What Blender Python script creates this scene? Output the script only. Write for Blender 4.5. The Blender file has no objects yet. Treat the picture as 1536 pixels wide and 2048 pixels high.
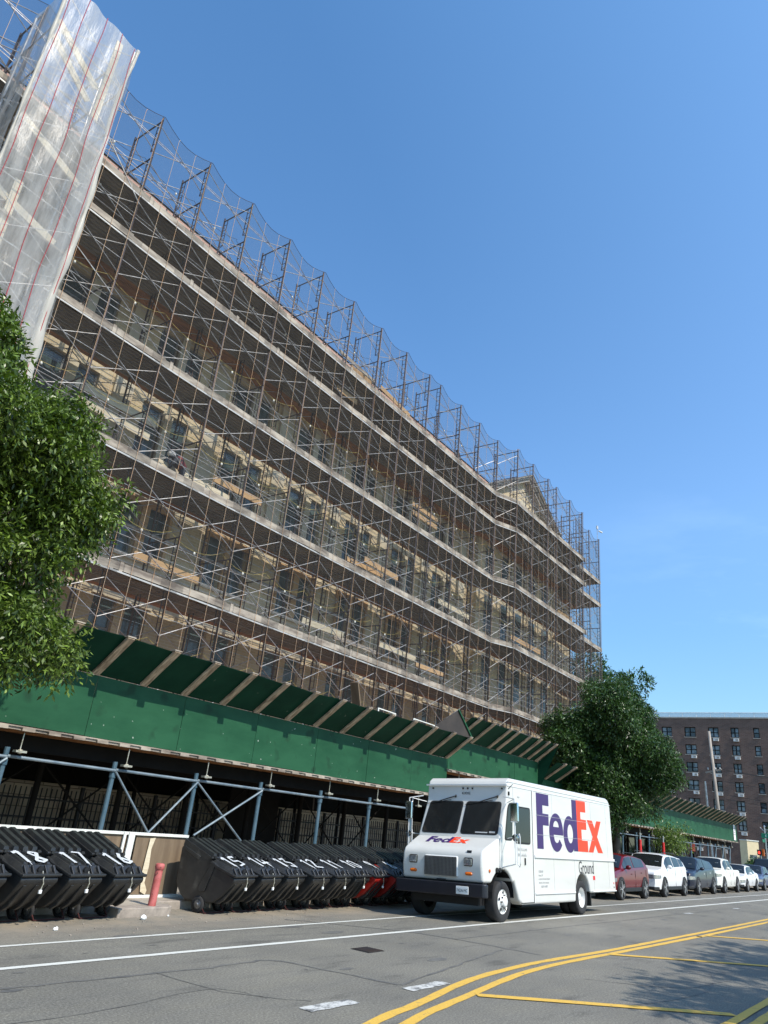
import bpy, math, random
import numpy as np
from mathutils import Vector, Matrix
random.seed(7); RNG = np.random.default_rng(11)
S = bpy.context.scene; COL = S.collection
R = math.radians

# ------------------------------------------------------------------ materials
def new_mat(name):
    m = bpy.data.materials.new(name); m.use_nodes = True
    nt = m.node_tree; nt.nodes.clear()
    out = nt.nodes.new('ShaderNodeOutputMaterial'); b = nt.nodes.new('ShaderNodeBsdfPrincipled')
    nt.links.new(b.outputs[0], out.inputs[0])
    return m, nt, b, out
def tcoord(nt, scale=(1, 1, 1), kind='Object'):
    t = nt.nodes.new('ShaderNodeTexCoord'); mp = nt.nodes.new('ShaderNodeMapping')
    mp.inputs['Scale'].default_value = scale
    nt.links.new(t.outputs[kind], mp.inputs[0]); return mp.outputs[0]
def noise(nt, vec, scale, detail=4, rough=.6):
    n = nt.nodes.new('ShaderNodeTexNoise'); n.inputs['Scale'].default_value = scale
    n.inputs['Detail'].default_value = detail; n.inputs['Roughness'].default_value = rough
    nt.links.new(vec, n.inputs['Vector']); return n.outputs[0]
def ramp(nt, fac, stops):
    r = nt.nodes.new('ShaderNodeValToRGB'); e = r.color_ramp.elements
    while len(e) < len(stops): e.new(.5)
    for i, (p, c) in enumerate(stops): e[i].position = p; e[i].color = (*c, 1) if len(c) == 3 else c
    nt.links.new(fac, r.inputs[0]); return r.outputs[0]
def mixc(nt, a, b, fac, mode='MIX'):
    m = nt.nodes.new('ShaderNodeMix'); m.data_type = 'RGBA'; m.blend_type = mode
    for sock, v in ((m.inputs[0], fac), (m.inputs[6], a), (m.inputs[7], b)):
        if isinstance(v, (int, float)): sock.default_value = v
        elif isinstance(v, tuple): sock.default_value = (*v, 1)
        else: nt.links.new(v, sock)
    return m.outputs[2]
def bump(nt, b, h, strength=.3, dist=.02):
    n = nt.nodes.new('ShaderNodeBump'); n.inputs['Strength'].default_value = strength; n.inputs['Distance'].default_value = dist
    nt.links.new(h, n.inputs['Height']); nt.links.new(n.outputs[0], b.inputs['Normal'])
def mat(name, col, rough=.6, metal=0, var=.15, scale=3, stretch=(1, 1, 1), bmp=0, col2=None, lo=.35, hi=.65, coat=0, kind='Object'):
    m, nt, b, out = new_mat(name)
    v = tcoord(nt, stretch, kind)
    n = noise(nt, v, scale, 5)
    c2 = col2 or tuple(c * (1 - var) for c in col)
    c1 = col if col2 else tuple(min(1, c * (1 + var)) for c in col)
    nt.links.new(ramp(nt, n, [(lo, c1), (hi, c2)]), b.inputs['Base Color'])
    b.inputs['Roughness'].default_value = rough; b.inputs['Metallic'].default_value = metal
    if coat: b.inputs['Coat Weight'].default_value = coat; b.inputs['Coat Roughness'].default_value = .05
    if bmp: bump(nt, b, n, bmp)
    return m
M = {}
M['steel'] = mat('scaffold_steel', (.065, .055, .060), .45, .6, scale=2, col2=(.075, .052, .045), lo=.4, hi=.6)
M['steel_grey'] = mat('brace_steel', (.55, .55, .54), .45, .5, scale=5, col2=(.30, .27, .25))
M['blue_steel'] = mat('blue_painted_pipe', (.050, .105, .145), .5, .1, scale=3, col2=(.09, .15, .19))
M['rail_steel'] = mat('scuffed_blue_rail', (.22, .27, .30), .5, .2, scale=4, col2=(.12, .17, .21))
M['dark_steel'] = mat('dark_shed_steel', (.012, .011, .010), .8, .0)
M['deck'] = mat('corrugated_deck', (.29, .255, .205), .6, .1, scale=1.2, col2=(.17, .145, .115))
M['deck_edge'] = mat('deck_edge_metal', (.42, .41, .385), .5, .2, scale=2)
M['toe'] = mat('weathered_toe_board', (.40, .35, .285), .9, 0, scale=1.1, stretch=(1, 1, 4), col2=(.17, .14, .115), lo=.4, hi=.62)
M['plank'] = mat('new_timber', (.55, .36, .18), .8, 0, scale=2, stretch=(1, 4, 8), col2=(.42, .26, .13))
M['plank_pale'] = mat('pale_timber', (.68, .60, .44), .8, 0, scale=2, stretch=(1, 4, 8), col2=(.52, .44, .30))
M['plank_dark'] = mat('brown_plank', (.46, .22, .09), .9, 0, scale=1.5, stretch=(1, 5, 5), col2=(.25, .13, .065))
M['green'] = mat('green_plywood', (.020, .092, .043), .6, 0, scale=1.0, stretch=(.6, 1, 1.6), col2=(.010, .062, .028), lo=.38, hi=.68, bmp=.05)
M['green_dark'] = mat('green_canopy_board', (.010, .060, .034), .6, 0, scale=1.2, col2=(.006, .042, .024))  # base green darkened to deepen the shade on the canopy boards
M['rib'] = mat('canopy_timber', (.66, .50, .35), .85, 0, scale=3, stretch=(6, 1, 1), col2=(.26, .18, .12))
M['brownply'] = mat('brown_plywood', (.20, .145, .09), .8, 0, scale=2, stretch=(4, 4, .6), col2=(.13, .09, .055))
M['darkply'] = mat('dark_weathered_ply', (.050, .042, .036), .9, 0, scale=3, col2=(.032, .028, .026))
M['whitewood'] = mat('white_painted_wood', (.68, .68, .62), .8, 0, var=.1)
M['black_plastic'] = mat('black_bin_plastic', (.018, .019, .020), .36, 0, scale=6, col2=(.030, .030, .029), bmp=.08)
M['red_plastic'] = mat('red_bin_plastic', (.28, .012, .008), .4)
M['red_paint'] = mat('red_leg_paint', (.045, .008, .007), .8)
M['paintwhite'] = mat('sprayed_white_paint', (.48, .50, .51), .7, 0, var=.12, scale=20)
M['rubber'] = mat('tyre_rubber', (.020, .020, .021), .85, 0, scale=12)
M['alloy'] = mat('alloy_wheel', (.50, .50, .51), .3, .8, var=.05)
M['whiterim'] = mat('white_steel_rim', (.72, .72, .70), .4, .1, var=.06)
M['iron'] = mat('black_iron', (.010, .010, .011), .6, .2)
M['chain'] = mat('galvanised_chain', (.62, .60, .52), .4, .5, scale=30, col2=(.3, .28, .2))
M['pinkred'] = mat('faded_red_bollard', (.48, .13, .12), .6, 0, scale=6, col2=(.36, .08, .07), lo=.45, hi=.62)
M['truck_white'] = mat('truck_white_paint', (.63, .63, .60), .28, 0, var=.03, scale=1.1, coat=.4, col2=(.56, .56, .525), lo=.42, hi=.75, stretch=(.6, 1, 2.2))
M['truck_trim'] = mat('truck_aluminium_trim', (.74, .75, .74), .35, .1, var=.03)
M['glass'] = mat('dark_vehicle_glass', (.012, .014, .015), .04, 0, var=.1); 
M['black_trim'] = mat('black_rubber_trim', (.012, .012, .012), .6)
M['bumper'] = mat('navy_black_bumper', (.014, .015, .022), .3)
M['purple'] = mat('purple_vinyl', (.040, .015, .110), .45, 0, var=.05)
M['orange'] = mat('orange_vinyl', (.80, .048, .006), .45, 0, var=.03)
M['ink'] = mat('black_ink', (.03, .03, .035), .6)
M['greyink'] = mat('pale_grey_ink', (.42, .43, .43), .6)
M['redink'] = mat('red_ink', (.6, .02, .02), .6)
M['chrome'] = mat('chrome_mirror', (.55, .62, .68), .12, 1, var=.02)
M['lamp'] = mat('headlamp_lens', (.55, .57, .58), .08, .6, scale=25, col2=(.25, .27, .28))
M['amber'] = mat('amber_lens', (.62, .13, .01), .25)
M['grille'] = mat('silver_grille', (.20, .20, .20), .4, .6, var=.1)
M['bark'] = mat('tree_bark', (.14, .11, .08), .95, 0, scale=8, stretch=(1, 1, .3), col2=(.07, .055, .04), bmp=.5)
M['brickred'] = None

def add_specks(m, col, scale, lo, hi):
    nt = m.node_tree; b = [n for n in nt.nodes if n.type == 'BSDF_PRINCIPLED'][0]; l = b.inputs['Base Color'].links[0].from_socket
    f = ramp(nt, noise(nt, tcoord(nt), scale, 2, .4), [(lo, (0,) * 3), (hi, (1,) * 3)])
    nt.links.new(mixc(nt, l, col, f), b.inputs['Base Color'])
add_specks(M['green'], (.30, .36, .30), 9, .735, .76); add_specks(M['green'], (.012, .05, .024), 2.3, .60, .72)
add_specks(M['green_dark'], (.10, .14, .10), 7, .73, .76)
add_specks(M['black_plastic'], (.09, .085, .075), 5, .62, .85); add_specks(M['pinkred'], (.10, .05, .04), 16, .66, .69)
def brick_mat(name, c1, c2, mortar, scale=1.0, axis='XZ', bw=.5, rh=.25, rough=.85):
    m, nt, b, out = new_mat(name)
    t = nt.nodes.new('ShaderNodeTexCoord'); sp = nt.nodes.new('ShaderNodeSeparateXYZ'); cb = nt.nodes.new('ShaderNodeCombineXYZ')
    nt.links.new(t.outputs['Object'], sp.inputs[0])
    nt.links.new(sp.outputs[0 if axis == 'XZ' else 1], cb.inputs[0]); nt.links.new(sp.outputs[2], cb.inputs[1])
    br = nt.nodes.new('ShaderNodeTexBrick'); br.inputs['Scale'].default_value = scale
    br.inputs['Color1'].default_value = (*c1, 1); br.inputs['Color2'].default_value = (*c2, 1); br.inputs['Mortar'].default_value = (*mortar, 1)
    br.inputs['Mortar Size'].default_value = .012; br.inputs['Brick Width'].default_value = bw; br.inputs['Row Height'].default_value = rh
    nt.links.new(cb.outputs[0], br.inputs['Vector'])
    n = noise(nt, t.outputs['Object'], .5, 6)
    st = ramp(nt, n, [(.3, (.78, .78, .78)), (.7, (1.12, 1.1, 1.06))])
    nt.links.new(mixc(nt, br.outputs[0], st, 1., 'MULTIPLY'), b.inputs['Base Color'])
    b.inputs['Roughness'].default_value = rough
    bump(nt, b, br.outputs[1], -.3, .01)
    return m
M['buff'] = brick_mat('buff_brick', (.60, .49, .31), (.52, .42, .26), (.62, .54, .40), 1, 'XZ', .30, .10)
M['salmon'] = brick_mat('salmon_parapet_brick', (.52, .30, .235), (.46, .26, .20), (.52, .42, .36), 1, 'XZ', .30, .10)
M['brickred'] = brick_mat('red_brown_brick', (.165, .105, .086), (.125, .080, .066), (.20, .17, .15), 1, 'YZ', .5, .17)
M['stone'] = brick_mat('rough_stone_base', (.62, .52, .40), (.40, .33, .26), (.20, .16, .13), 1, 'XZ', .55, .28)
M['limestone'] = mat('cream_limestone', (.60, .54, .40), .8, 0, scale=1.5, col2=(.46, .41, .31), bmp=.1)
M['cornice'] = mat('grey_cornice', (.34, .31, .27), .8, 0, scale=2)
M['winframe'] = mat('grey_window_frame', (.20, .21, .21), .5)
M['pane'] = mat('window_glass', (.035, .06, .065), .06, 0, scale=1.2, col2=(.10, .145, .15), lo=.4, hi=.6)
M['pane2'] = mat('apartment_window_glass', (.045, .06, .07), .08, 0, scale=.6, col2=(.20, .24, .27), lo=.45, hi=.55)
M['acwhite'] = mat('air_conditioner_white', (.58, .58, .56), .6)
M['pole'] = mat('weathered_pole_wood', (.38, .34, .29), .9, 0, scale=4, stretch=(3, 3, .3), col2=(.24, .21, .18))
M['signgreen'] = mat('sign_green', (.01, .20, .11), .5)
M['signwhite'] = mat('sign_white', (.78, .78, .76), .6)
M['bulb'] = mat('pale_bulb_glass', (.85, .84, .76), .2)
M['cord'] = mat('black_cord', (.03, .03, .03), .7)
M['yellowcord'] = mat('yellow_cord', (.45, .36, .10), .7)
M['cloth'] = mat('dark_work_clothes', (.035, .04, .05), .9)
M['concrete'] = mat('pavement_concrete', (.36, .32, .26), .9, 0, scale=2.5, col2=(.24, .21, .17), bmp=.2)
M['kerb'] = mat('kerb_stone', (.34, .29, .24), .9, 0, scale=7, col2=(.22, .19, .16), bmp=.3)

def asphalt():
    m, nt, b, out = new_mat('asphalt')
    v = tcoord(nt)
    fine = noise(nt, v, 42, 5, .85); big = noise(nt, v, .5, 6, .6); mid = noise(nt, tcoord(nt, (.35, 1.4, 1)), 2.2, 5, .6)
    a = ramp(nt, fine, [(.34, (.080, .077, .068)), (.50, (.148, .141, .120)), (.66, (.29, .275, .235))])
    c = mixc(nt, a, ramp(nt, big, [(.3, (.80, .80, .80)), (.7, (1.15, 1.14, 1.10))]), 1., 'MULTIPLY')
    c = mixc(nt, c, ramp(nt, mid, [(.30, (.66, .66, .66)), (.43, (1, 1, 1)), (.7, (1.05, 1.04, 1.0))]), 1., 'MULTIPLY')
    # brown dust swept against the kerb
    sp = nt.nodes.new('ShaderNodeSeparateXYZ'); t = nt.nodes.new('ShaderNodeTexCoord'); nt.links.new(t.outputs['Object'], sp.inputs[0])
    mr = nt.nodes.new('ShaderNodeMapRange'); mr.inputs[1].default_value = 9.0; mr.inputs[2].default_value = 10.6
    nt.links.new(sp.outputs[1], mr.inputs[0])
    mul = nt.nodes.new('ShaderNodeMath'); mul.operation = 'MULTIPLY'
    nt.links.new(mr.outputs[0], mul.inputs[0]); nt.links.new(ramp(nt, noise(nt, v, 1.6, 6, .7), [(.35, (.15,) * 3), (.62, (.9,) * 3)]), mul.inputs[1])
    c = mixc(nt, c, (.27, .225, .165), mul.outputs[0])
    nt.links.new(c, b.inputs['Base Color']); b.inputs['Roughness'].default_value = .88
    bump(nt, b, fine, .5, .01)
    return m
for k_, v_ in (('green', .2), ('green_dark', .1), ('dark_steel', .1), ('deck', .2), ('buff', .2), ('brickred', .15), ('stone', .2), ('leaf_', .3), ('plank_dark', .2), ('rib', .2), ('toe', .2)):
    if k_ in M: [setattr(n_.inputs['Specular IOR Level'], 'default_value', v_) for n_ in M[k_].node_tree.nodes if n_.type == 'BSDF_PRINCIPLED']
M['asphalt'] = asphalt()
def worn(name, col, under=(.10, .10, .098), lo=.30, hi=.40, sc=9, rough=.75):
    m, nt, b, out = new_mat(name); v = tcoord(nt)
    n = noise(nt, v, sc, 8, .75); n2 = noise(nt, v, 70, 2)
    c = mixc(nt, col, tuple(x * .82 for x in col), ramp(nt, n2, [(.35, (0,) * 3), (.65, (1,) * 3)]))
    nt.links.new(mixc(nt, under, c, ramp(nt, n, [(lo, (0,) * 3), (hi, (1,) * 3)])), b.inputs['Base Color'])
    b.inputs['Roughness'].default_value = rough; return m
M['road_white'] = worn('worn_white_marking', (.66, .66, .60)); M['road_white2'] = worn('very_worn_white_marking', (.55, .55, .52), lo=.40, hi=.52)
M['road_yellow'] = worn('worn_yellow_marking', (.66, .41, .065), lo=.33, hi=.42)
M['seam'] = worn('tar_seam', (.085, .084, .080), under=(.145, .14, .125), lo=.42, hi=.62, sc=4)

def see_through(name, col, alpha, rough=.6, transl=.3, wrinkle=0, gloss=0, noise_alpha=0):
    m = bpy.data.materials.new(name); m.use_nodes = True; nt = m.node_tree; nt.nodes.clear()
    out = nt.nodes.new('ShaderNodeOutputMaterial'); mx = nt.nodes.new('ShaderNodeMixShader'); tr = nt.nodes.new('ShaderNodeBsdfTransparent')
    df = nt.nodes.new('ShaderNodeBsdfDiffuse'); tl = nt.nodes.new('ShaderNodeBsdfTranslucent'); m2 = nt.nodes.new('ShaderNodeMixShader')
    df.inputs[0].default_value = (*col, 1); tl.inputs[0].default_value = (*col, 1); m2.inputs[0].default_value = transl
    nt.links.new(df.outputs[0], m2.inputs[1]); nt.links.new(tl.outputs[0], m2.inputs[2])
    last = m2.outputs[0]
    v = tcoord(nt, (1.6, 1.6, .22))
    if gloss:
        g = nt.nodes.new('ShaderNodeBsdfGlossy'); g.inputs['Roughness'].default_value = .3; g.inputs[0].default_value = (.9, .9, .9, 1)
        m3 = nt.nodes.new('ShaderNodeMixShader'); m3.inputs[0].default_value = gloss
        nt.links.new(last, m3.inputs[1]); nt.links.new(g.outputs[0], m3.inputs[2]); last = m3.outputs[0]
        bp = nt.nodes.new('ShaderNodeBump'); bp.inputs['Strength'].default_value = .45; bp.inputs['Distance'].default_value = .07
        nt.links.new(noise(nt, v, 2.5, 5, .65), bp.inputs['Height'])
        for n in (df, tl, g): nt.links.new(bp.outputs[0], n.inputs['Normal'])
    nt.links.new(tr.outputs[0], mx.inputs[1]); nt.links.new(last, mx.inputs[2])
    if noise_alpha:
        mr = nt.nodes.new('ShaderNodeMapRange'); mr.inputs[1].default_value = .3; mr.inputs[2].default_value = .7
        mr.inputs[3].default_value = alpha - noise_alpha; mr.inputs[4].default_value = alpha + noise_alpha
        nt.links.new(noise(nt, v, 1.7, 6, .7), mr.inputs[0]); nt.links.new(mr.outputs[0], mx.inputs[0])
    else: mx.inputs[0].default_value = alpha
    nt.links.new(mx.outputs[0], out.inputs[0]); return m
M['net'] = see_through('debris_netting', (.095, .095, .098), .21, transl=.35)
M['plastic'] = see_through('clear_plastic_sheet', (.66, .655, .63), .50, transl=.45, gloss=.02, noise_alpha=.24)
M['plastic_bunch'] = see_through('bunched_plastic', (.62, .59, .52), .9, transl=.3, gloss=.01, noise_alpha=.10)
def leaf_mat(name, dark, light):
    m = bpy.data.materials.new(name); m.use_nodes = True; nt = m.node_tree; nt.nodes.clear()
    out = nt.nodes.new('ShaderNodeOutputMaterial'); b = nt.nodes.new('ShaderNodeBsdfPrincipled'); tl = nt.nodes.new('ShaderNodeBsdfTranslucent')
    g = nt.nodes.new('ShaderNodeNewGeometry'); mx = nt.nodes.new('ShaderNodeMixShader'); mx.inputs[0].default_value = .13
    c = ramp(nt, g.outputs['Random Per Island'], [(0, dark), (.75, light), (1, tuple(x * 1.5 for x in light))])
    nt.links.new(c, b.inputs['Base Color']); nt.links.new(mixc(nt, c, (1.2, 1.5, .5), 1., 'MULTIPLY'), tl.inputs[0])
    b.inputs['Roughness'].default_value = .42
    nt.links.new(b.outputs[0], mx.inputs[1]); nt.links.new(tl.outputs[0], mx.inputs[2]); nt.links.new(mx.outputs[0], out.inputs[0]); return m
M['leaf'] = leaf_mat('street_tree_leaf', (.018, .036, .006), (.13, .195, .030))
M['leaf2'] = leaf_mat('dark_tree_leaf', (.009, .026, .007), (.055, .112, .024))

# ------------------------------------------------------------------ mesh helper
class MB:
    def __init__(s): s.v = []; s.f = []
    def add(s, vs, fs):
        n = len(s.v); s.v += [tuple(p) for p in vs]; s.f += [tuple(i + n for i in f) for f in fs]; return s
    def box(s, a, b):
        x0, x1 = sorted((a[0], b[0])); y0, y1 = sorted((a[1], b[1])); z0, z1 = sorted((a[2], b[2]))
        return s.add([(x0, y0, z0), (x1, y0, z0), (x1, y1, z0), (x0, y1, z0), (x0, y0, z1), (x1, y0, z1), (x1, y1, z1), (x0, y1, z1)],
                     [(0, 3, 2, 1), (4, 5, 6, 7), (0, 1, 5, 4), (1, 2, 6, 5), (2, 3, 7, 6), (3, 0, 4, 7)])
    def beam(s, p, q, w, h, up=(0, 0, 1)):
        p, q = Vector(p), Vector(q); d = (q - p).normalized(); u = Vector(up)
        sd = d.cross(u).normalized() * w / 2; uu = sd.cross(d).normalized() * h / 2
        vs = [p - sd - uu, p + sd - uu, p + sd + uu, p - sd + uu, q - sd - uu, q + sd - uu, q + sd + uu, q - sd + uu]
        return s.add(vs, [(0, 1, 2, 3), (7, 6, 5, 4), (0, 4, 5, 1), (1, 5, 6, 2), (2, 6, 7, 3), (3, 7, 4, 0)])
    def tube(s, p, q, r, n=6, r2=None):
        p, q = Vector(p), Vector(q); d = q - p
        if d.length < 1e-6: return s
        d.normalize(); a = d.orthogonal().normalized(); b = d.cross(a); r2 = r if r2 is None else r2
        vs = [p + (a * math.cos(t) + b * math.sin(t)) * r for t in (2 * math.pi * i / n for i in range(n))]
        vs += [q + (a * math.cos(t) + b * math.sin(t)) * r2 for t in (2 * math.pi * i / n for i in range(n))]
        return s.add(vs, [(i, (i + 1) % n, n + (i + 1) % n, n + i) for i in range(n)] + [tuple(range(n - 1, -1, -1)), tuple(range(n, 2 * n))])
    def path(s, pts, r, n=6):
        for a, b in zip(pts, pts[1:]): s.tube(a, b, r, n)
        return s
    def lathe(s, prof, c=(0, 0, 0), axis='y', n=24):   # prof: (radius, offset along the axis)
        vs = []; m = len(prof)
        for i in range(n):
            t = 2 * math.pi * i / n
            for r, o in prof:
                a, b = r * math.cos(t), r * math.sin(t)
                p = {'y': (a, o, b), 'z': (a, b, o), 'x': (o, a, b)}[axis]
                vs.append((p[0] + c[0], p[1] + c[1], p[2] + c[2]))
        fs = [(i * m + j, i * m + j + 1, ((i + 1) % n) * m + j + 1, ((i + 1) % n) * m + j) for i in range(n) for j in range(m - 1)]
        return s.add(vs, fs)
    def prism(s, poly, d, axis='y', o=0):              # poly in the plane across the axis
        n = len(poly)
        def P(a, b, k): return {'y': (a, k, b), 'x': (k, a, b), 'z': (a, b, k)}[axis]
        vs = [P(a, b, o) for a, b in poly] + [P(a, b, o + d) for a, b in poly]
        return s.add(vs, [tuple(range(n)), tuple(range(2 * n - 1, n - 1, -1))] + [(i, n + i, n + (i + 1) % n, (i + 1) % n) for i in range(n)])
    def grid(s, fn, nu, nv):
        vs = [fn(i / nu, j / nv) for i in range(nu + 1) for j in range(nv + 1)]
        w = nv + 1
        return s.add(vs, [(i * w + j, (i + 1) * w + j, (i + 1) * w + j + 1, i * w + j + 1) for i in range(nu) for j in range(nv)])
    def ball(s, c, r, n=8, m=6):
        rx, ry, rz = (r, r, r) if isinstance(r, (int, float)) else r
        return s.grid(lambda u, v: (c[0] + rx * math.sin(math.pi * v) * math.cos(2 * math.pi * u), c[1] + ry * math.sin(math.pi * v) * math.sin(2 * math.pi * u), c[2] + rz * math.cos(math.pi * v)), n, m)
    def build(s, name, m, parent=None, smooth=False, bevel=0, seg=2, fix=True, recalc=True):
        me = bpy.data.meshes.new(name); me.from_pydata(s.v, [], s.f); me.update()
        if recalc:
            import bmesh
            bm = bmesh.new(); bm.from_mesh(me)
            if smooth: bmesh.ops.remove_doubles(bm, verts=bm.verts, dist=1e-5)
            bmesh.ops.recalc_face_normals(bm, faces=bm.faces); bm.to_mesh(me); bm.free()
        me.materials.append(M[m] if isinstance(m, str) else m)
        if smooth: me.shade_smooth()
        o = bpy.data.objects.new(name, me); COL.objects.link(o)
        if parent: o.parent = parent
        if bevel:
            b = o.modifiers.new('bevel', 'BEVEL'); b.width = bevel; b.segments = seg; b.limit_method = 'ANGLE'; b.angle_limit = R(35)
            me.shade_smooth(); 
            w = o.modifiers.new('wn', 'WEIGHTED_NORMAL')
        return o
def tag(o, label=None, cat=None, group=None, kind=None):
    if label: o['label'] = label
    if cat: o['category'] = cat
    if group: o['group'] = group
    if kind: o['kind'] = kind
    return o
def thing(name, label, cat, loc=(0, 0, 0), rz=0, group=None):
    o = bpy.data.objects.new(name, None); COL.objects.link(o); o.empty_display_size = .3
    o.location = loc; o.rotation_euler = (0, 0, rz); return tag(o, label, cat, group)
def kids(o): return [c for c in bpy.data.objects if c.parent == o]
def copy_tree(o, parent=None, loc=None):
    c = o.copy(); COL.objects.link(c)
    if parent: c.parent = parent
    if loc is not None: c.location = loc
    for ch in kids(o): copy_tree(ch, c)
    return c
def text(body, size, m, name, parent, loc, rot, sx=1, ext=.001, align='LEFT'):
    cu = bpy.data.curves.new(name, 'FONT'); cu.body = body; cu.size = size; cu.extrude = ext; cu.align_x = align; cu.resolution_u = 3
    o = bpy.data.objects.new(name, cu); COL.objects.link(o)
    dg = bpy.context.evaluated_depsgraph_get(); me = bpy.data.meshes.new_from_object(o.evaluated_get(dg))
    COL.objects.unlink(o); bpy.data.objects.remove(o)
    o = bpy.data.objects.new(name, me); COL.objects.link(o); me.materials.clear(); me.materials.append(M[m])
    o.parent = parent; o.location = loc; o.rotation_euler = rot; o.scale = (sx, 1, 1); return o
def gz(y):   # the road falls gently towards the far kerb
    return -.05 * min(max(y - 7.6, 0), 2.6)
# ------------------------------------------------------------------ ground, markings
mb = MB()
ys = [-150, -3.2, 4, 7.6, 10.2, 11.0, 60]
xs = [-40, 0, 30, 75, 400]
for i in range(len(xs) - 1):
    for j in range(len(ys) - 1):
        x0, x1, y0, y1 = xs[i], xs[i + 1], ys[j], ys[j + 1]
        mb.add([(x0, y0, gz(y0)), (x1, y0, gz(y0)), (x1, y1, gz(y1)), (x0, y1, gz(y1))], [(0, 1, 2, 3)])
road = tag(mb.build('road', 'asphalt', recalc=False), kind='structure'); road['label'] = 'grey asphalt road with cracks and tar seams'
mb = MB().box((-40, 11.6, -.15), (7.2, 20, 0)); mb.box((8.45, 11.02, -.15), (9.6, 20, .0)); mb.box((7.2, 11.6, -.15), (8.45, 20, 0)); mb.box((9.6, 11.6, -.15), (74, 20, 0)); mb.box((-40, 20, -.15), (74, 60, -.01))
tag(mb.build('pavement', 'concrete'), 'pale concrete pavement beneath the sidewalk shed', kind='structure')
mb = MB()
kp = [(7.2, 11.60), (7.2, 11.02), (7.4, 10.88), (9.35, 10.88), (9.55, 10.95), (9.62, 11.1), (9.62, 11.60)]
mb.prism([(8.42, 10.86), (9.42, 10.86), (9.6, 10.98), (9.62, 11.15), (9.62, 11.2), (8.42, 11.2)], .165, 'z', -.16)
mb.box((-40, 11.45, -.16), (8.42, 11.598, .004)); mb.box((9.62, 11.45, -.16), (74, 11.598, .004))
tag(mb.build('kerb', 'kerb', bevel=.02), 'worn stone kerb with chipped edge paint', kind='structure')

def ribbon(pts, w, z=.005, jitter=0, n=None):
    mb = MB(); P = [Vector((x, y)) for x, y in pts]
    Q = []
    for a, b in zip(P, P[1:]):
        k = max(1, int((b - a).length / (n or .35)))
        Q += [a.lerp(b, i / k) for i in range(k)]
    Q.append(P[-1]); vs = []
    for i, p in enumerate(Q):
        d = (Q[min(i + 1, len(Q) - 1)] - Q[max(i - 1, 0)]).normalized(); nn = Vector((-d.y, d.x))
        for sg in (-1, 1):
            q = p + nn * sg * (w / 2 + random.uniform(-jitter, jitter)); vs.append((q.x, q.y, gz(q.y) + z))
    mb.add(vs, [(2 * i, 2 * i + 2, 2 * i + 3, 2 * i + 1) for i in range(len(Q) - 1)])
    return mb
def smooth_line(pts):
    out = []
    P = [pts[0]] + list(pts) + [pts[-1]]
    for i in range(1, len(P) - 2):
        for k in range(6):
            t = k / 6; a = []
            for c in range(2):
                p0, p1, p2, p3 = P[i - 1][c], P[i][c], P[i + 1][c], P[i + 2][c]
                a.append(.5 * (2 * p1 + (p2 - p0) * t + (2 * p0 - 5 * p1 + 4 * p2 - p3) * t * t + (3 * p1 - p0 - 3 * p2 + p3) * t ** 3))
            out.append(tuple(a))
    out.append(pts[-1]); return out
A = [(-20, 9.1), (5.5, 9.13), (14.6, 9.2), (24.1, 8.74), (48, 8.25), (110, 7.2)]
B = [(-20, 7.95), (4.75, 7.77), (14.89, 7.64), (25, 7.4), (41.6, 7.09), (110, 5.9)]
tag(ribbon(A, .10, jitter=.006).build('road_line', 'road_white', recalc=False), 'thin white line nearest the parked vehicles', kind='structure')
tag(ribbon(B, .125, jitter=.006).build('road_line', 'road_white', recalc=False), 'thick white line passing under the truck wheels', kind='structure')
L1 = [(1.5, 3.2), (4.5, 3.95), (6.56, 4.49), (7.65, 4.68), (9.29, 5.0), (10.96, 5.11), (12.18, 5.1), (14.31, 5.01), (19.47, 4.93), (28.01, 4.84), (90, 4.2)]
L2 = [(1.7, 2.9), (4.7, 3.7), (6.84, 4.30), (8.52, 4.58), (10.37, 4.84), (12.03, 4.90), (14.26, 4.84), (18.77, 4.74), (26.77, 4.63), (90, 3.95)]
for L, t in ((L1, 'outer of the two curving yellow lines'), (L2, 'inner of the two curving yellow lines beside the hatching')):
    tag(ribbon(smooth_line(L), .115, jitter=.008).build('road_line', 'road_yellow', recalc=False), t, kind='structure')
for a, b, w in (((8.55, 4.52), (10.72, 2.31), .15), ((13.75, 4.84), (16.5, 2.4), .15), ((19.6, 4.68), (22.6, 2.2), .15), ((26.5, 4.58), (30, 2), .15)):
    tag(ribbon([a, b], w, .009, .006).build('road_line', 'road_yellow', recalc=False), 'yellow diagonal hatching bar', kind='structure')
for p in ([(5, 2.45), (10.2, 2.23), (12.12, 2.19), (60, 1.6)], [(5, 2.2), (10.53, 2.02), (60, 1.35)]):
    tag(ribbon(p, .11, .013, .006).build('road_line', 'road_yellow', recalc=False), 'yellow edge line at the lower right', kind='structure')
for a, b, w in (((6.28, 5.10), (7.0, 5.08), .17), ((8.0, 5.09), (8.8, 5.08), .15), ((25.3, 6.58), (25.85, 6.56), .16), ((31, 6.4), (31.6, 6.38), .15)):
    tag(ribbon([a, b], w, .006, .012, n=.08).build('lane_dash', 'road_white2', recalc=False), 'short worn white lane dash', kind='structure')
rg_ = random.Random(77); mb = MB()
for i in range(46):   # dark oil drips and small tar spots
    x = rg_.uniform(4, 30); y = rg_.uniform(5.4, 9.6); s = rg_.uniform(.02, .09) * (1 if rg_.random() < .8 else 2.2); n = 9
    ring = [(x + s * 1.6 * rg_.uniform(.6, 1.2) * math.cos(2 * math.pi * k / n), y + s * .7 * rg_.uniform(.6, 1.2) * math.sin(2 * math.pi * k / n)) for k in range(n)]
    mb.add([(a, b, gz(b) + .0025) for a, b in ring], [tuple(range(n))])
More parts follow.
